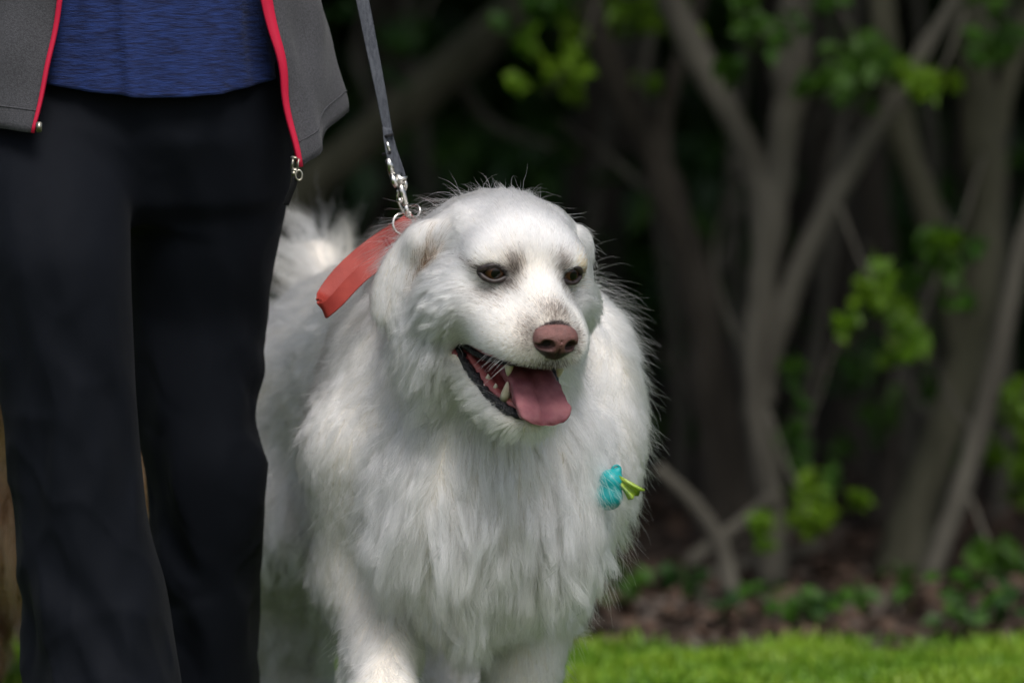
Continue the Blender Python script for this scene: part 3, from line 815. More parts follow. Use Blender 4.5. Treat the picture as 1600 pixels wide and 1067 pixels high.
# side of the body: +1 viewer's right, measured across the body axis
side = np.sign((root - P(742, 700, .1)) @ BR[0])[:, None]
flow = {
    'head': away * 1.0 + HM[2] * .15, 'cheek': away * .8 + dn * .45, 'muzzle': away, 'jaw': away * .6 - HM[1] * .5 + dn * .3,
    'ear': dn * 1.0 - HM[1] * .05 + side * HM[0] * .05, 'neck': dn * 1.0 + bk * .25 + side * BR[0] * .25, 'chest': dn * 1.0 + side * BR[0] * .12,
    'shoulder': dn * .85 + bk * .55, 'body': dn * .6 + bk * .9, 'rump': dn * .7 + bk * .8, 'thigh': dn * .9 + bk * .35, 'leg': dn * 1.0 + bk * .2,
    'paw': dn * .5 - bk * .6, 'tail': np.array([-.05, .25, .9]) + nor * .5,
}
LEN = {'head': .0125, 'cheek': .034, 'muzzle': .0065, 'jaw': .026, 'ear': .022, 'neck': .062, 'chest': .080, 'shoulder': .048, 'body': .045, 'rump': .055, 'thigh': .055, 'leg': .030, 'paw': .010, 'tail': .10}
LIFT = {'head': .18, 'cheek': .22, 'muzzle': .22, 'jaw': .30, 'ear': .10, 'neck': .36, 'chest': .34, 'shoulder': .36, 'body': .28, 'rump': .26, 'thigh': .32, 'leg': .26, 'paw': .3, 'tail': .6}
RAD = {'head': .00026, 'cheek': .00026, 'muzzle': .00019, 'jaw': .00022, 'ear': .00026, 'neck': .00021, 'chest': .00022, 'shoulder': .00021, 'body': .0003, 'rump': .0004, 'thigh': .0004, 'leg': .00025, 'paw': .0003, 'tail': .0003}
fl = sum(W[:, [gi[g]]] * nrm(np.broadcast_to(flow[g], root.shape)) for g in GR)
ln = sum(W[:, gi[g]] * LEN[g] for g in GR); lift = sum(W[:, gi[g]] * LIFT[g] for g in GR); rad = sum(W[:, gi[g]] * RAD[g] for g in GR)
# face coat grows longer from the nose towards the nape; feathers behind the legs
dist = np.linalg.norm(root - src, axis=1)
isf = W[:, gi['head']] + W[:, gi['cheek']] + W[:, gi['muzzle']]
ln *= np.where(isf > .5, np.clip(.45 + (dist - .05) / .12 * .75, .4, 1.5), 1)
feather = np.clip(nor @ (bk * .8 + side * BR[0] * .4).mean(0) if False else (nor * bk).sum(1), 0, 1)
ln *= 1 + (W[:, gi['leg']] + W[:, gi['thigh']]) * feather * 1.2
ln *= 1 + .25 * noise(root, .16, 1)
for s in (-1, 1): ln *= .40 + .60 * np.clip((np.linalg.norm((root - EYE[s]) , axis=1) - .012) / .030, 0, 1)
ed = dog.eval(root, 'ear')
ln *= np.where((W[:, gi['ear']] < .5) & (ed < .045), .45 + .55 * np.clip(ed / .045, 0, 1), 1.0)
fl = nrm(fl)
# low, slow wander of the comb direction
wob = np.stack([noise(root, .20, 2), noise(root, .20, 3), noise(root, .20, 4)], 1) * .22 + np.stack([noise(root, .07, 5), noise(root, .07, 6), noise(root, .07, 7)], 1) * .26
fl = nrm(fl + wob * np.clip(ln / .05, .25, 1.2)[:, None])
tg = nrm(fl - nor * (fl * nor).sum(1, keepdims=True) + 1e-6)
lf = np.clip(lift + rng.normal(0, .06, NF), .05, .9)[:, None]
d0 = nrm(tg * (1 - lf) + nor * lf + rng.normal(0, .05, (NF, 3)))
ln = ln * rng.uniform(.72, 1.12, NF)
fly = rng.random(NF) < (.030 + .03 * np.clip(ln / .05, 0, 1)) * np.where(isf > .5, .06, .62) * np.where(W[:, gi['ear']] > .4, .3, 1)
ln[fly] *= 1.3; d0[fly] = nrm(d0[fly] + nor[fly] * (.30 + .45 * rng.random((fly.sum(), 1))) + rng.normal(0, .20, (fly.sum(), 3)))
K = 7
T = np.linspace(0, 1, K)
pos = np.empty((NF, K, 3)); pos[:, 0] = root - nor * .001
cur = pos[:, 0].copy(); d = d0.copy()
droop = np.clip(ln / .06, .05, 1.3) * np.where(W[:, gi['tail']] > .5, .35, 1.0)
for i in range(1, K):
    d = nrm(d + (dn * .16) * droop[:, None] * np.where(fly, .45, 1.0)[:, None] + fl * .07 + rng.normal(0, 1, (NF, 3)) * np.where(fly, .15, .015)[:, None])
    cur = cur + d * (ln / (K - 1))[:, None]
    pos[:, i] = cur
# locks: two levels of clumping
def clump(pos, cell, amt, power, wav):
    base = np.clip(ln / .05, .25, 1.2) * cell
    # choose guides at random, sparser where hair is long
    pg = rng.random(NF) < np.clip(6e-6 * 1.0 / base ** 2 * cell_norm, 0, .5)
    gidx = np.flatnonzero(pg)
    kd = kdtree.KDTree(len(gidx))
    for j, g in enumerate(gidx): kd.insert(root[g], j)
    kd.balance()
    near = np.array([kd.find(r)[1] for r in root]); G = gidx[near]
    wg = rng.normal(0, 1, (NF, 3)); ph = rng.uniform(0, 6.28, NF); fr = rng.uniform(.7, 1.5, NF)
    gp = pos[G].copy()
    wv = np.sin(T[None, :] * fr[G][:, None] * 5.5 + ph[G][:, None]) - np.sin(ph[G])[:, None]
    gp += wg[G][:, None, :] * (wv * T[None, :] * (wav * ln[G] * .10)[:, None])[:, :, None]
    # only gather hairs that belong together
    ok = (np.linalg.norm(root - root[G], axis=1) < base * 3.0) & ((nor * nor[G]).sum(1) > .2) & ~fly
    a = (amt * rng.uniform(.6, 1.05, NF) * ok * np.clip(.30 + (ln - .010) / .035, .30, 1.0) * np.where(W[:, gi['tail']] > .5, 1.35, 1.0))[:, None] * (T[None, :] ** power)
    sc = (ln / np.maximum(ln[G], 1e-4))[:, None, None]
    tgt = root[G][:, None] + (gp - root[G][:, None]) * np.clip(sc, .5, 1.4)
    return pos + (tgt - pos) * np.clip(a, 0, .97)[:, :, None]
den = NF / area.sum()
cell_norm = 1.0 / (NF / 1.9e0 * 6e-6) * 1.0      # about one guide per cell at an overall area of ~1.9 m2
pos = clump(pos, .006, .72, 1.2, 1.0)
pos = clump(pos, .024, .62, 1.4, 1.8)
# keep hairs outside the body
for i in range(1, K):
    p = pos[:, i]; f = dgf(p); m = f < .003 * T[i]
    if m.any():
        p[m] += dgf.grad(p[m]) * (.004 * T[i] + .001 - f[m])[:, None]
ftip = dgf(pos[:, -1].copy()); keep = (ftip < .55 * ln + .02) & (np.linalg.norm(pos[:, -1] - root, axis=1) < 1.5 * ln + .004) | (W[:, gi['tail']] > .4)
keep &= (W[:, gi['tail']] < .5) | (rng.random(NF) < .45)
# coat colour: white, cream towards belly and legs, dark hairs round eyes and nose, brown on the ear's front edge
pg_ = pig(root)
white = np.array([.885, .89, .905]); cream = np.array([.80, .75, .62])
cf = np.clip(.25 + .35 * noise(root, .10, 8) + .25 * (root[:, 2] < .5), 0, 1) * .55
cf = np.maximum(cf, .7 * W[:, gi['jaw']] + .5 * np.clip(W[:, gi['neck']], 0, 1) * (nor[:, 2] < -.1))
tintc = white * (1 - cf[:, None]) + cream * cf[:, None]
tintc = tintc * np.clip(.96 + .07 * noise(root, .016, 3) + .08 * noise(root, .006, 9) + rng.normal(0, .10, NF), .58, 1.08)[:, None]
dk = (rng.random(NF) < pg_ * 1.05)
dcol = np.array([.050, .040, .036]) * rng.uniform(.6, 2.2, (NF, 1))
tintc[dk] = dcol[dk]
bp = np.exp(-(((q - np.array([-.098, -.098, -.020])) / np.array([.022, .016, .030])) ** 2).sum(1))
bk2 = rng.random(NF) < bp * 1.3
tintc[bk2] = np.array([.13, .082, .050]) * rng.uniform(.7, 1.6, (bk2.sum(), 1))
tn2 = np.exp(-(((q - np.array([.066, -.004, .004])) / np.array([.014, .03, .018])) ** 2).sum(1))
t2 = rng.random(NF) < tn2 * .55
tintc[t2] = np.array([.48, .28, .12])

def hair_obj(name, pos, rad, tint, material, parent, rootmul=1.0):
    n, k, _ = pos.shape
    hc_ = bpy.data.hair_curves.new(name)
    hc_.add_curves([k] * n)
    pp = pos - parent_loc(parent) if parent is not None else pos
    hc_.attributes['position'].data.foreach_set('vector', pp.astype(np.float32).reshape(-1))
    t = np.linspace(0, 1, k)
    rr = rad[:, None] * (1 - .82 * t[None, :] ** 1.6)
    ra = hc_.attributes.get('radius') or hc_.attributes.new('radius', 'FLOAT', 'POINT')
    ra.data.foreach_set('value', rr.astype(np.float32).reshape(-1))
    ca = hc_.attributes.new('tint', 'FLOAT_COLOR', 'CURVE')
    ca.data.foreach_set('color', np.concatenate([tint, np.ones((n, 1))], 1).astype(np.float32).reshape(-1))
    hc_.materials.append(material)
    return link(bpy.data.objects.new(name, hc_), parent)

def hair_material(name, gain=1.0):
    m = bpy.data.materials.new(name); m.use_nodes = True
    nt = m.node_tree; N = nt.nodes; L = nt.links; N.remove(N['Principled BSDF'])
    a = N.new('ShaderNodeAttribute'); a.attribute_name = 'tint'
    h = N.new('ShaderNodeBsdfHairPrincipled'); h.model = 'CHIANG'; h.parametrization = 'COLOR'
    h.inputs['Roughness'].default_value = .45; h.inputs['Radial Roughness'].default_value = .7
    L.new(a.outputs['Color'], h.inputs['Color'])
    L.new(h.outputs[0], N['Material Output'].inputs['Surface'])
    return m
fur_m = hair_material('white_fur')
part_of = {'head_fur': ('head', 'cheek', 'muzzle', 'jaw'), 'ear_fur': ('ear',), 'ruff': ('neck', 'chest'), 'coat': ('shoulder', 'body', 'rump'), 'leg_fur': ('thigh', 'leg', 'paw'), 'tail_plume': ('tail',)}
dom = W.argmax(1)
for nm_, gs in part_of.items():
    m = np.isin(dom, [gi[g] for g in gs]) & keep
    hair_obj(nm_, pos[m], rad[m], tintc[m], fur_m, DOG)
# whiskers
wp = []
for s in (-1, 1):
    for j in range(12):
        a = np.array([s * (.040 + .008 * rng.random()), .045 + .04 * rng.random(), -.075 - .025 * rng.random()])
        dd = nrm(np.array([s * .9, -.1 + .5 * rng.random(), -.25 - .3 * rng.random()])); L_ = rng.uniform(.025, .05)
        wp.append([H(*(a + dd * L_ * t + np.array([0, 0, -.012 * t * t]))) for t in T])
wp = np.array(wp)
hair_obj('whiskers', wp, np.full(len(wp), .00035), np.full((len(wp), 3), .75), fur_m, DOG)
# ================================================================== collar, handle, leash, dispenser
def ribbon(pts, wdir, w, th):
    """flat strap swept along pts; wdir (n,3) gives the width direction"""
    pts = np.asarray(pts, float); n = len(pts)
    wd = nrm(np.broadcast_to(np.asarray(wdir, float), pts.shape)); T_ = nrm(np.gradient(pts, axis=0))
    wd = nrm(wd - T_ * (wd * T_).sum(1, keepdims=True)); N_2 = np.cross(T_, wd)
    w = np.broadcast_to(np.asarray(w, float), (n,))[:, None]
    prof = [(-.5, -.5), (-.46, -.5), (.46, -.5), (.5, -.5), (.5, .5), (.46, .5), (-.46, .5), (-.5, .5)]
    V = np.stack([pts + wd * w * a + N_2 * th * b * (1 if abs(a) < .48 else .5) for a, b in prof], 1)
    F = []; m = len(prof)
    for i in range(n - 1):
        for k in range(m):
            l = (k + 1) % m
            F.append((i * m + k, i * m + l, (i + 1) * m + l, (i + 1) * m + k))
    F.append(tuple(range(m))[::-1]); F.append(tuple((n - 1) * m + k for k in range(m)))
    return V.reshape(-1, 3), F

red_m = noise_mat('red_leather', (.27, .030, .023), (.36, .050, .036), 30, .5, bump=.12, bscale=500, spec=.3)
dark_red = mat('red_leather_edge', (.22, .02, .02), .6)
chrome = noise_mat('nickel', (.62, .60, .56), (.82, .80, .76), 40, .22, Metallic=1.0)
HAR = tag(empty('dog_harness', P(640, 380, .02)), 'red leather strap with a handle loop on the white dog\'s back', 'harness')
# strap round the neck, mostly under the coat
nc = H(0, -.165, -.085); nax = nrm(H(0, -.13, -.05) - P(715, 600, .18)); na_u = nrm(HM[0] - nax * (HM[0] @ nax)); na_w = np.cross(nax, na_u); ring_p = []
for a in np.linspace(0, 2 * math.pi, 48):
    dirn = na_u * math.cos(a) + na_w * math.sin(a)
    lo_, hi_ = .02, .25
    for _ in range(26):
        mid = (lo_ + hi_) / 2
        if dgf((nc + dirn * mid)[None])[0] < -.006: lo_ = mid
        else: hi_ = mid
    ring_p.append(nc + dirn * min(hi_, .16))
ring_p = np.array(ring_p)
v, f = ribbon(ring_p, nax, .020, .004); mesh_obj('strap', v, f, red_m, HAR)
# handle loop: out along the back and doubled back on itself
up = spline([P(648, 338, .09), P(620, 356, .07), P(588, 377, .06), P(556, 402, .05), P(528, 430, .04), P(508, 458, .03), P(503, 472, .016)], 90)
dnr = spline([P(505, 474, .012), P(505, 480, .004), P(511, 478, -.006), P(527, 464, -.012), P(548, 441, -.012), P(570, 420, -.008), P(596, 402, .004), P(626, 388, .03), P(650, 380, .06)], 108)
loop = np.concatenate([up, dnr[1:]])
v, f = ribbon(loop, np.array([.42, -.25, -.85]), np.concatenate([np.full(90, .024), np.linspace(.025, .021, 30), np.linspace(.021, .022, 77)]), .0026); v -= np.array([0, 0, .004])
ho = mesh_obj('handle_loop', v, f, red_m, HAR, smooth=False)
# stitching across the handle near the ring
for px, py in ((607, 392), (612, 389)):
    a = P(px - 8, py - 18, -.004); b = P(px + 6, py + 8, -.012)
    v, f = tube([a + (b - a) * t for t in (0, .5, 1)], .0011, 6); mesh_obj('stitch', v, f, dark_red, ho)
# rings
def torus(c, nx, R, r, n=28, squash=1.0, ax=None):
    M = rot_to(nx); a = np.arange(n) * 2 * math.pi / n
    p = c + R * (np.cos(a)[:, None] * M[0] + squash * np.sin(a)[:, None] * M[1])
    return tube(p, r, 8, closed=True)
v, f = torus(P(630, 350, .03), np.array([.35, -.9, .2]), .015, .0018); mesh_obj('ring', v, f, chrome, HAR)
v, f = torus(P(644, 330, .035), np.array([-.5, -.75, .35]), .013, .0016, squash=.75); mesh_obj('ring', v, f, chrome, HAR)

LEA = tag(empty('leash', P(634, 330, .03)), 'dark grey webbing leash with a silver snap hook', 'leash')
web = noise_mat('grey_webbing', (.050, .055, .068), (.085, .092, .108), 300, .75, stretch=(1, 1, .3), bump=.4, bscale=900)
# webbing seen nearly edge-on, twisting a little
lp = spline([P(627, 276, .03), P(620, 252, .03), P(612, 228, .03), P(604, 195, .03), P(594, 140, .03), P(580, 70, .035), P(566, 0, .04), P(546, -90, .05), P(518, -190, .06), P(500, -262, .07)], 60)
tw = np.linspace(0, 1, 60)
wdir = np.stack([np.cos(.9 - .75 * tw), np.sin(.9 - .75 * tw), .05 * tw], 1)
v, f = ribbon(lp, wdir, np.interp(tw, [0, .12, .3, .55, 1], [.018, .014, .014, .018, .02]), .0024); strap_o = mesh_obj('webbing', v, f, web, LEA, smooth=False)
fold = spline([P(604, 200, .027), P(606, 222, .022), P(612, 250, .020), P(624, 276, .024)], 16)
v, f = ribbon(fold, np.array([.8, .6, 0]), .013, .0022); mesh_obj('folded_end', v, f, web, LEA)
for (px, py) in ((607, 212), (605, 240)):
    v, f = torus(P(px, py, .027), nrm(P(612, 228, .03) - P(604, 195, .03)), .009, .0022, squash=.6); mesh_obj('keeper', v, f, mat('black_thread', (.01, .01, .012), .8), LEA)
hook = empty('snap_hook', (0, 0, 0)); hook.parent = LEA
HKL = parent_loc(LEA)
def hk(name, vf): return mesh_obj(name, vf[0], vf[1], chrome, LEA)
bpy.data.objects.remove(hook)
hk('rivet_post', tube([P(605, 222, .018), P(608, 236, .018)], .0025, 10))
hk('barrel', tube([P(606, 248, .018), P(609, 258, .018), P(613, 274, .018)], [.0044, .0048, .0044], 14))
hk('side_plate', tube([P(612, 272, .016), P(616, 284, .014), P(620, 292, .016)], [.0035, .005, .003], 10))
hk('swivel_eye', torus(P(625, 280, .024), nrm(P(637, 330, .03) - P(613, 260, .03)), .0085, .0026))
hk('swivel_cap', tube([P(622, 272, .02), P(624, 280, .02), P(626, 288, .02)], [.003, .0062, .0052], 14))
hk('bolt', tube([P(625, 286, .02), P(629, 302, .02), P(633, 318, .022), P(634, 321, .022)], [.0042, .0046, .0046, .0036], 14))
hk('bolt_nose', tube([P(634, 321, .022), P(637, 336, .026)], [.0032, .003], 12))
hk('thumb_knob', tube([P(622, 312, .014), P(626, 314, .016), P(630, 315, .02)], [.0034, .0026, .002], 10))
hk('hook', tube(spline([P(622, 296, .024), P(621, 310, .026), P(625, 322, .028), P(632, 334, .03), P(638, 337, .03), P(641, 331, .03)], 20), .0022, 8))
hk('hook_arm', tube([P(632, 280, .024), P(634, 290, .024), P(632, 298, .024)], [.0025, .0032, .002], 10))

# dispenser for bags, hanging on the far side of the dog's chest
teal = noise_mat('teal_plastic', (.004, .26, .27), (.006, .31, .32), 20, .42, spec=.45)
DIS = tag(empty('bag_dispenser', P(950, 765, 0)), 'teal plastic bag dispenser hanging in the dog\'s ruff', 'dispenser')
DY = .2
while dgf(P(962, 765, DY)[None])[0] < .030 and DY > -.2: DY -= .002
DY += .013
df = Field()
df.cap(P(954, 752, DY), P(950, 775, DY), .0165, .0165, .012)
df.ell(P(950, 778, DY), (.020, .018, .016), None, .006)
df.ell(P(955, 752, DY), (.0165, .016, .014), None, .004)
df.cap(P(962, 738, DY), P(966, 735, DY), .006, .005, .005)
df.cap(P(935, 766, DY - .022), P(975, 760, DY - .022), .0022, .0022, .006, '-')
c = P(952, 762, DY); gg = [np.arange(c[a] - .05, c[a] + .05, .0018) for a in range(3)]
v, qf = surface_nets(df.grid(*gg), *gg); mesh_obj('shell', v, qf, teal, DIS)
dk_m = mat('dispenser_slot', (.003, .05, .06), .5)
v, f = torus(P(968, 756, DY - .004), np.array([1, -.4, 0]), .008, .002, squash=1.2); mesh_obj('slot_rim', v, f, dk_m, DIS)
v, f = torus(P(963, 734, DY), np.array([.3, -.9, 0]), .006, .0016); mesh_obj('hanger_ring', v, f, teal, DIS)
bag_m = noise_mat('green_bag_film', (.20, .34, .02), (.36, .50, .05), 60, .3, bump=.4, bscale=200, spec=.5, Transmission_Weight=.15)
BAG = tag(empty('waste_bag', P(968, 755, DY)), 'crumpled end of a lime green bag pulled from the teal dispenser', 'bag')
V = []; F = []; nu, nv_ = 9, 8
for i in range(nv_):
    t = i / (nv_ - 1)
    a0 = P(966, 742, DY - .01); a1 = P(969, 758, DY - .01); b0 = P(1008, 764, DY - .012); b1 = P(984, 782, DY - .012)
    for j in range(nu):
        s = j / (nu - 1)
        p = (a0 * (1 - t) + b0 * t) * (1 - s) + (a1 * (1 - t) + b1 * t) * s
        p = p + np.array([0, -1, .15]) * (.007 * t * math.sin(s * 9.5) + .0015 * math.sin(s * 23 + t * 5)) + np.array([.0022, 0, -.001]) * t * math.sin(s * 17)
        V.append(p)
for i in range(nv_ - 1):
    for j in range(nu - 1): F.append((i * nu + j, i * nu + j + 1, (i + 1) * nu + j + 1, (i + 1) * nu + j))
bo = mesh_obj('film', V, F, bag_m, BAG)
sm = bo.modifiers.new('thickness', 'SOLIDIFY'); sm.thickness = .0006
# ================================================================== the person holding the leash
PER = tag(empty('person', (P(215, 600, .1)[0], .1, 0)), 'person in black trousers, blue top and open grey jacket, walking', 'person')
def loft_field(F_, rows, k, g=''):
    """rows: (py, x_left, x_right, Y centre, depth radius) seen in the photograph; a limb given by its outline"""
    R = []
    for py, xl, xr, Y, ry in rows:
        a, b = P(xl, py, Y), P(xr, py, Y); R.append((a[2], (a[0] + b[0]) / 2, Y, (b[0] - a[0]) / 2, ry))
    R = np.array(sorted(R)); z = R[:, 0]
    zz = np.linspace(z[0], z[-1], 120)
    cols = [np.interp(zz, z, R[:, i]) for i in range(1, 5)]
    ker = np.hanning(13); ker /= ker.sum()
    cols = [np.convolve(np.pad(c_, 6, mode='edge'), ker, 'valid') for c_ in cols]
    lo = np.array([(cols[0] - cols[2]).min(), (cols[1] - cols[3]).min(), z[0]]); hi = np.array([(cols[0] + cols[2]).max(), (cols[1] + cols[3]).max(), z[-1]])
    def fn(p):
        cx, cy, rx, ry = [np.interp(p[..., 2], zz, c_) for c_ in cols]
        dx, dy = (p[..., 0] - cx) / rx, (p[..., 1] - cy) / ry
        k0 = np.sqrt(dx * dx + dy * dy); k1 = np.sqrt((dx / rx) ** 2 + (dy / ry) ** 2)
        d = np.where(k0 > 1e-6, k0 * (k0 - 1) / np.maximum(k1, 1e-6), -rx)
        return np.maximum(d, np.maximum(z[0] - p[..., 2], p[..., 2] - z[-1]))
    F_.add(fn, lo, hi, k, '+', g)

pf = Field()
YA, YB = -.04, .17
loft_field(pf, [(120, -30, 205, .09, .105), (200, -58, 200, .05, .105), (300, -48, 204, .00, .100), (400, -34, 204, YA, .095), (500, -16, 207, YA, .090), (600, 0, 212, YA, .086), (700, 14, 219, YA, .088),
                (800, 27, 229, YA, .092), (850, 31, 240, YA, .095), (900, 35, 255, YA, .10), (950, 38, 266, YA, .105), (1000, 40, 273, YA, .108), (1067, 42, 284, YA - .01, .112), (1180, 44, 300, YA - .03, .12), (1258, 45, 306, YA - .04, .125)], .012)
loft_field(pf, [(120, 200, 448, .11, .105), (200, 200, 456, .12, .105), (260, 200, 457, .12, .102), (330, 203, 447, .13, .10), (400, 190, 432, .14, .095), (500, 190, 416, YB, .09), (600, 196, 404, YB, .086), (660, 205, 400, YB, .084), (684, 212, 398, YB, .084), (700, 220, 406, YB, .084), (716, 224, 415, YB, .086), (760, 230, 414, YB + .01, .088),
                (830, 234, 410, YB + .03, .09), (880, 230, 406, YB + .05, .095), (1000, 226, 403, YB + .08, .10), (1067, 218, 404, YB + .10, .105), (1180, 206, 408, YB + .13, .115), (1230, 204, 410, YB + .14, .12)], .012)
loft_field(pf, [(40, -52, 440, .09, .115), (120, -62, 450, .09, .125), (220, -60, 452, .085, .12), (320, -30, 430, .09, .09), (350, 60, 350, .09, .06)], .03)
gx = np.arange(-.83, -.28, .0075); gy = np.arange(-.20, .36, .0075); gz = np.arange(-.01, 1.12, .0085)
v, qf = surface_nets(pf.grid(gx, gy, gz), gx, gy, gz)
# cloth folds: drag lines from knee and hip
zf = v[:, 2]
fold_ = np.sin(v[:, 0] * 70 + zf * 24 + 3 * noise(v, .3, 1)) * .5 + noise(v * np.array([1, 1, .35]), .07, 2) * .6
rid = (1 - np.abs(noise(v @ np.array([[1, 0, .35], [0, 1, 0], [-.5, 0, .5]]), .16, 3))) ** 4 + (1 - np.abs(noise(v @ np.array([[1, 0, -.4], [0, 1, 0], [.6, 0, .5]]), .13, 2))) ** 5
fold_ = fold_ + .45 * rid
amp = .0028 + .0050 * np.exp(-((zf - .5) / .13) ** 2) + .0060 * np.exp(-((zf - .22) / .16) ** 2)
ctr = np.stack([np.interp(v[:, 2], [0, 1], [-.5, -.52]), np.full(len(v), .08), v[:, 2]], 1)
v = v + nrm((v - ctr) * np.array([1, 1, 0])) * (fold_ * amp)[:, None]
pants_m = noise_mat('black_stretch_trousers', (.0019, .0030, .0060), (.0030, .0044, .0080), 500, .72, bump=.25, bscale=1400, spec=.12, Sheen_Weight=.02)
pants = mesh_obj('trousers', v, qf, pants_m, PER)
# outer side seam on each leg
seam = []
for py in range(620, 1068, 24):
    x = np.interp(py, [600, 700, 800, 900, 1000, 1067], [9, 24, 37, 45, 50, 52]); seam.append(P(x, py, YA - .02))
v, f = tube(seam, .0016, 6); mesh_obj('seam', v, f, pants_m, pants)

# --- shirt: a tube with a curved hem
CX = P(212, 60, .09)[0]
def torso_rx(z): return np.interp(z, [.90, 1.05, 1.15, 1.3, 1.45, 1.52], [.205, .19, .185, .19, .185, .12])
def torso_ry(z): return np.interp(z, [.90, 1.05, 1.15, 1.3, 1.45, 1.52], [.142, .135, .128, .130, .11, .08])
na, nz_ = 160, 60; V = []; F = []
hem_px = [(-60, 128), (60, 126), (100, 134), (150, 144), (200, 148), (216, 152), (240, 153), (300, 152), (350, 147), (400, 136), (440, 118), (480, 112)]
for i in range(nz_):
    t = i / (nz_ - 1)
    for k in range(na):
        a = 2 * math.pi * k / na
        ex = math.sin(a); fx = -math.cos(a)              # a = 0 faces the camera
        px = 800 + (CX + .2 * ex) * 1138
        hy = np.interp(px, [h_[0] for h_ in hem_px], [h_[1] for h_ in hem_px]) if fx < 0.25 else 118
        z0 = P(px, hy, -.05)[2]; z = z0 + (1.50 - z0) * t ** 1.15
        ruf = (1 - t) ** 2
        rr = 1 + .035 * ruf + .016 * math.sin(a * 11 + 2.0 * math.sin(z * 9)) * (.25 + ruf) + .010 * math.sin(a * 23 + 1 + z * 6) * (.3 + ruf)
        # a crease down the front
        cr = math.exp(-((px - 212 + (z - 1.0) * 120) / 7.0) ** 2) if fx < 0 else 0
        V.append((CX + torso_rx(z) * rr * ex, .09 + (torso_ry(z) + .012) * rr * fx - .008 * cr, z))
    if i:
        for k in range(na):
            l = (k + 1) % na; F.append(((i - 1) * na + k, (i - 1) * na + l, i * na + l, i * na + k))
blue = noise_mat('blue_heather_jersey', (.0020, .0068, .042), (.0100, .030, .140), 60, .8, stretch=(.7, .7, 5.5), detail=5, bump=.5, bscale=150, lo=.34, hi=.66, Sheen_Weight=.08)
so = mesh_obj('shirt', V, F, blue, PER); md = so.modifiers.new('t', 'SOLIDIFY'); md.thickness = .0022; md.offset = -1
# --- jacket: open sheet round the back
grey = noise_mat('grey_melange_softshell', (.040, .040, .045), (.072, .072, .080), 420, .85, detail=6, bump=.35, bscale=700, Sheen_Weight=.1)
pink = mat('coral_piping', (.52, .010, .045), .55, .3)
def edge_ang(x, z, rx): return math.asin(max(-.99, min(.99, (x - CX) / rx)))
nz_, na = 60, 150; V = np.zeros((nz_, na, 3))
def jrx(z): return np.interp(z, [.86, .94, 1.0, 1.08, 1.2, 1.35, 1.46, 1.52], [.290, .284, .272, .255, .235, .225, .21, .13])
def jry(z): return np.interp(z, [.86, .94, 1.08, 1.2, 1.35, 1.46, 1.52], [.200, .195, .180, .170, .165, .14, .10])
for i in range(nz_):
    t = i / (nz_ - 1)
    for k in range(na):
        s = k / (na - 1)
        # hem height along the sheet: from the left front edge round the back to the right front edge
        hemz = np.interp(s, [0, .06, .16, .5, .80, .885, .93, .97, 1], [P(0, 207, -.06)[2], P(0, 197, -.06)[2], P(0, 188, 0)[2], P(0, 170, .2)[2], P(0, 172, .2)[2], P(0, 176, .06)[2], P(0, 205, .0)[2], P(0, 240, -.05)[2], P(0, 262, -.06)[2]])
        z = hemz + (1.50 - hemz) * t
        py = 533.5 - (z - P(0, 533.5, -.05)[2]) * 1150
        xl = P(np.interp(py, [-400, 0, 100, 207], [112, 95, 76, 58]), 100, -.05)[0]
        xr = P(np.interp(py, [-400, 0, 60, 120, 180, 262], [400, 416, 428, 442, 454, 466]), 100, -.05)[0]
        rx, ry = jrx(z), jry(z)
        a0 = edge_ang(xl, z, rx); a1 = edge_ang(xr, z, rx) - 2 * math.pi
        a = a0 + (a1 - a0) * s
        wr = .010 * math.exp(-((a + 5.35 + (z - 1.0) * .9) / .07) ** 2) - .012 * math.exp(-((a + 5.50 + (z - 1.0) * 1.1) / .06) ** 2) + .010 * math.sin(a * 9 + z * 14) * (1 - t) ** 1.2 + .006 * math.sin(a * 17 - z * 31) + .004 * math.sin(a * 5 + z * 60) * (1 - t)
        rr = 1 + wr * 1.6
        V[i, k] = (CX + rx * rr * math.sin(a), .09 - ry * rr * math.cos(a), z)
F = []
for i in range(nz_ - 1):
    for k in range(na - 1): F.append((i * na + k, i * na + k + 1, (i + 1) * na + k + 1, (i + 1) * na + k))
jo = mesh_obj('jacket', V.reshape(-1, 3), F, grey, PER); md = jo.modifiers.new('t', 'SOLIDIFY'); md.thickness = .004; md.offset = 0
for k, wdt in ((0, .0075), (na - 1, .011)):
    e_ = V[:, k] + np.array([0, -.004, 0])
    v, f = ribbon(e_, nrm(V[:, 1 if k == 0 else na - 2] - V[:, k]) + np.array([0, -.15, 0]), np.interp(np.arange(nz_), [0, 8, 25, nz_], [wdt * .62, wdt * .8, wdt * 1.7 if k else wdt * 1.1, wdt * 1.9 if k else wdt * 1.2]), .006)
    mesh_obj('zip_piping', v, f, pink, jo)
# stitched hem line
for off in (3,):
    v, f = tube(V[off] + nrm((V[off] - np.array([CX, .09, 0])) * np.array([1, 1, 0])) * .0022, .0012, 5); mesh_obj('hem_stitch', v, f, grey, jo)
zipm = noise_mat('zip_metal', (.35, .33, .25), (.55, .53, .45), 90, .35, Metallic=1.0)
def boxm(c, sx, sy, sz, bev=.0012, rot=None):
    bm = bmesh.new(); bmesh.ops.create_cube(bm, size=1); bmesh.ops.scale(bm, vec=(sx, sy, sz), verts=bm.verts)
    bmesh.ops.bevel(bm, geom=list(bm.edges), offset=bev, segments=2, affect='EDGES')
    v = np.array([x.co[:] for x in bm.verts]); f = [tuple(y.index for y in x.verts) for x in bm.faces]; bm.free()
    if rot is not None: v = v @ np.array(rot).T
    return v + np.asarray(c), f
Rz = np.array(Matrix.Rotation(math.radians(8), 3, 'Y'))
yz = V[0, na - 1][1] - .006
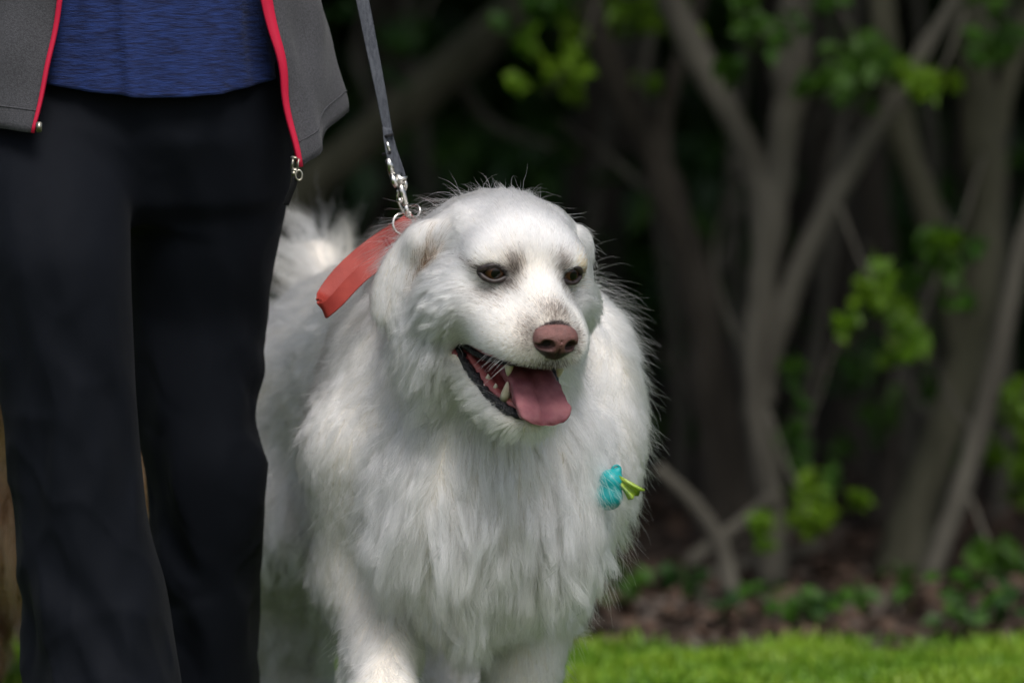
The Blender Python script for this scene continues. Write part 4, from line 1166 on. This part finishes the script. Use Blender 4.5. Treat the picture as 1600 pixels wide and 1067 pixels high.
v, f = join([boxm(P(461, 247, yz), .012, .005, .004, rot=Rz), boxm(P(457, 256, yz), .004, .005, .016, rot=Rz), boxm(P(466, 256, yz), .004, .005, .016, rot=Rz), boxm(P(461, 266, yz), .011, .006, .005, rot=Rz)])
mesh_obj('zip_slider', v, f, zipm, jo)
v, f = torus(P(467, 274, yz - .002), np.array([.2, -1, .1]), .0045, .0014, squash=1.5); mesh_obj('zip_ring', v, f, zipm, jo)
v, f = boxm(P(459, 271, yz), .007, .005, .009); mesh_obj('zip_stop', v, f, zipm, jo)
v, f = ribbon(spline([P(462, 276, yz), P(458, 292, yz + .004), P(452, 306, yz + .01), P(447, 320, yz + .016)], 14), np.array([1, .2, 0]), .008, .003); mesh_obj('zip_tape', v, f, mat('black_tape', (.012, .012, .014), .8), jo)
v, f = boxm(P(61, 199, V[0, 0][1] - .006), .008, .005, .014); mesh_obj('zip_stop', v, f, zipm, jo)

# --- body under the clothes: head, neck, arms and hands
skin_h = noise_mat('skin', (.42, .24, .17), (.50, .30, .22), 30, .5, Subsurface_Weight=.1, Subsurface_Scale=.01)
hb = Field(); C0 = np.array([CX, .09, 0])
hb.ell(C0 + (0, 0, 1.18), (.165, .108, .20), None, .05); hb.ell(C0 + (0, 0, 1.36), (.175, .10, .11), None, .05); hb.ell(C0 + (0, 0, .98), (.175, .11, .13), None, .05)
hb.cap(C0 + (0, .01, 1.42), C0 + (0, -.01, 1.58), .055, .052, .03)
hb.ell(C0 + (0, -.02, 1.655), (.074, .092, .108), None, .02); hb.ell(C0 + (0, -.05, 1.605), (.055, .055, .055), None, .03)
hb.ell(C0 + (0, -.112, 1.645), (.013, .016, .022), None, .012)
for s in (-1, 1): hb.ell(C0 + (s * .076, -.005, 1.65), (.009, .02, .03), None, .008); hb.ell(C0 + (s * .032, -.105, 1.672), (.014, .010, .010), None, .006, '-')
hb.ell(C0 + (0, -.105, 1.600), (.026, .008, .005), None, .004, '-')
HANDL = P(500, -258, .06); ELB = P(520, -120, .12); SHL = C0 + (.185, .01, 1.40)
ELR = P(-75, -130, .13); HANDR = P(-95, 120, .02); SHR = C0 + (-.185, .01, 1.40)
for S_, E_, Hn in ((SHL, ELB, HANDL), (SHR, ELR, HANDR)):
    hb.cap(S_, E_, .048, .040, .03); hb.cap(E_, Hn, .038, .026, .02)
    dh = nrm(Hn - E_); sd_ = nrm(np.cross(dh, [0, 1.0, 0])); pn = np.cross(dh, sd_)
    pc_ = Hn + dh * .045; hb.ell(pc_, (.040, .016, .05), np.stack([sd_, pn, dh]), .015)
    for j in range(4):
        a = pc_ + dh * .035 + sd_ * (-.028 + .0187 * j); L_ = (.040, .046, .043, .034)[j]
        b = a + dh * L_ * .75 - pn * L_ * .5; c = b + dh * L_ * .1 - pn * L_ * .75
        hb.cap(a, b, .0095, .009, .004); hb.cap(b, c, .009, .0078, .004)
    a = pc_ - dh * .02 + sd_ * .03; hb.cap(a, a + sd_ * .025 + dh * .03 - pn * .012, .012, .010, .006); hb.cap(a + sd_ * .025 + dh * .03 - pn * .012, a + sd_ * .022 + dh * .055 - pn * .03, .010, .0085, .004)
gx = np.arange(CX - .46, CX + .46, .006); gy = np.arange(-.20, .34, .006); gz = np.arange(.84, 1.80, .0065)
v, qf = surface_nets(hb.grid(gx, gy, gz), gx, gy, gz); mesh_obj('body', v, qf, skin_h, PER)
for S_, E_, Hn in ((SHL, ELB, HANDL), (SHR, ELR, HANDR)):
    a = C0 + (S_ - C0) * np.array([.80, 1, 1.0]) + np.array([0, 0, .012]); pts = spline([a, S_ * .55 + E_ * .45, E_, E_ * .5 + Hn * .5, E_ * .08 + Hn * .92], 40)
    v, f = tube(pts, np.interp(np.arange(40), [0, 12, 20, 39], [.078, .064, .056, .043]), 28); v += noise(v, .05, 3)[:, None] * .004 * nrm(v - np.repeat(pts, 28, 0))
    mesh_obj('sleeve', v, f, grey, PER)
# hair and eyes, above the picture
hr = Field(); hr.ell(C0 + (0, .012, 1.685), (.085, .098, .098), None, .02); hr.cap(C0 + (0, .07, 1.66), C0 + (0, .09, 1.48), .055, .03, .03); hr.ell(C0 + (0, -.095, 1.63), (.062, .06, .085), None, .02, '-')
gx = np.arange(CX - .13, CX + .13, .006); gy = np.arange(-.1, .3, .006); gz = np.arange(1.4, 1.82, .006)
v, qf = surface_nets(hr.grid(gx, gy, gz), gx, gy, gz); mesh_obj('hair', v, qf, noise_mat('brown_hair', (.03, .016, .009), (.07, .04, .02), 60, .5, stretch=(4, 4, .4)), PER)
for s in (-1, 1):
    v, f = tube([C0 + (s * .032, -.090, 1.672), C0 + (s * .032, -.099, 1.672), C0 + (s * .032, -.102, 1.672)], [.0115, .009, .003], 12); mesh_obj('eye', v, f, mat('eye_dark', (.05, .04, .03), .1), PER)
# shoes, below the picture
shoe_m = noise_mat('shoe', (.03, .03, .035), (.06, .06, .065), 80, .6); sole_m = mat('sole', (.5, .5, .48), .7)
for (cx_, cy_) in ((P(172, 1100, YA)[0], YA - .10), (P(307, 1100, YB)[0], YB + .08)):
    sf = Field(); sf.ell((cx_, cy_ - .07, .045), (.046, .085, .038), None, .02); sf.ell((cx_, cy_ + .06, .055), (.040, .065, .05), None, .03); sf.cap((cx_, cy_ + .07, .06), (cx_, cy_ + .08, .13), .042, .040, .03)
    gx = np.arange(cx_ - .07, cx_ + .07, .006); gy = np.arange(cy_ - .18, cy_ + .16, .006); gz = np.arange(.012, .17, .006)
    v, qf = surface_nets(sf.grid(gx, gy, gz), gx, gy, gz); sh = mesh_obj('shoe', v, qf, shoe_m, PER)
    an = np.linspace(0, 2 * math.pi, 32, endpoint=False)
    o_ = np.stack([cx_ + np.cos(an) * (.046 - .006 * (np.sin(an) > 0)), cy_ - .012 + np.sin(an) * .145, np.zeros(32)], 1)
    v = np.concatenate([o_ + (0, 0, .004), o_ + (0, 0, .024)]); f = [(k, (k + 1) % 32, 32 + (k + 1) % 32, 32 + k) for k in range(32)] + [tuple(range(32))[::-1], tuple(range(32, 64))]
    mesh_obj('sole', v, f, sole_m, sh)

# ================================================================== the brown dog behind the person
def copy_tree(o, parent=None, skip=()):
    c = o.copy(); col.objects.link(c)
    if parent is not None: c.parent = parent
    for ch in list(o.children):
        if ch.name.split('.')[0] not in skip: copy_tree(ch, c, skip)
    return c
fur_names = tuple(part_of) + ('whiskers', 'body')
BD = copy_tree(DOG, None, fur_names); BD.name = 'dog'
BD['label'] = 'brown long haired dog half hidden behind the person\'s trousers'
bm_ = noise_mat('brown_skin', (.10, .05, .025), (.16, .085, .04), 20, .9)
b2 = body.copy(); b2.data = body.data.copy(); b2.data.materials[0] = bm_; col.objects.link(b2); b2.parent = BD
brown_f = hair_material('brown_fur')
sel = np.flatnonzero(rng.random(NF) < .16)
pl = pos[sel] - parent_loc(DOG)
bt = np.array([.26, .135, .060]) * rng.uniform(.45, 1.5, (len(sel), 1)) * (1 + .35 * noise(root[sel], .12, 3))[:, None]
fo = hair_obj('coat', pl, rad[sel] * 2.2, np.clip(bt, .01, 1), brown_f, None); fo.parent = BD
BD.rotation_euler = (0, 0, math.radians(-6)); BD.scale = (.80, .80, .80)
BD.location = (P(85, 600, .95)[0], 1.02, 0)
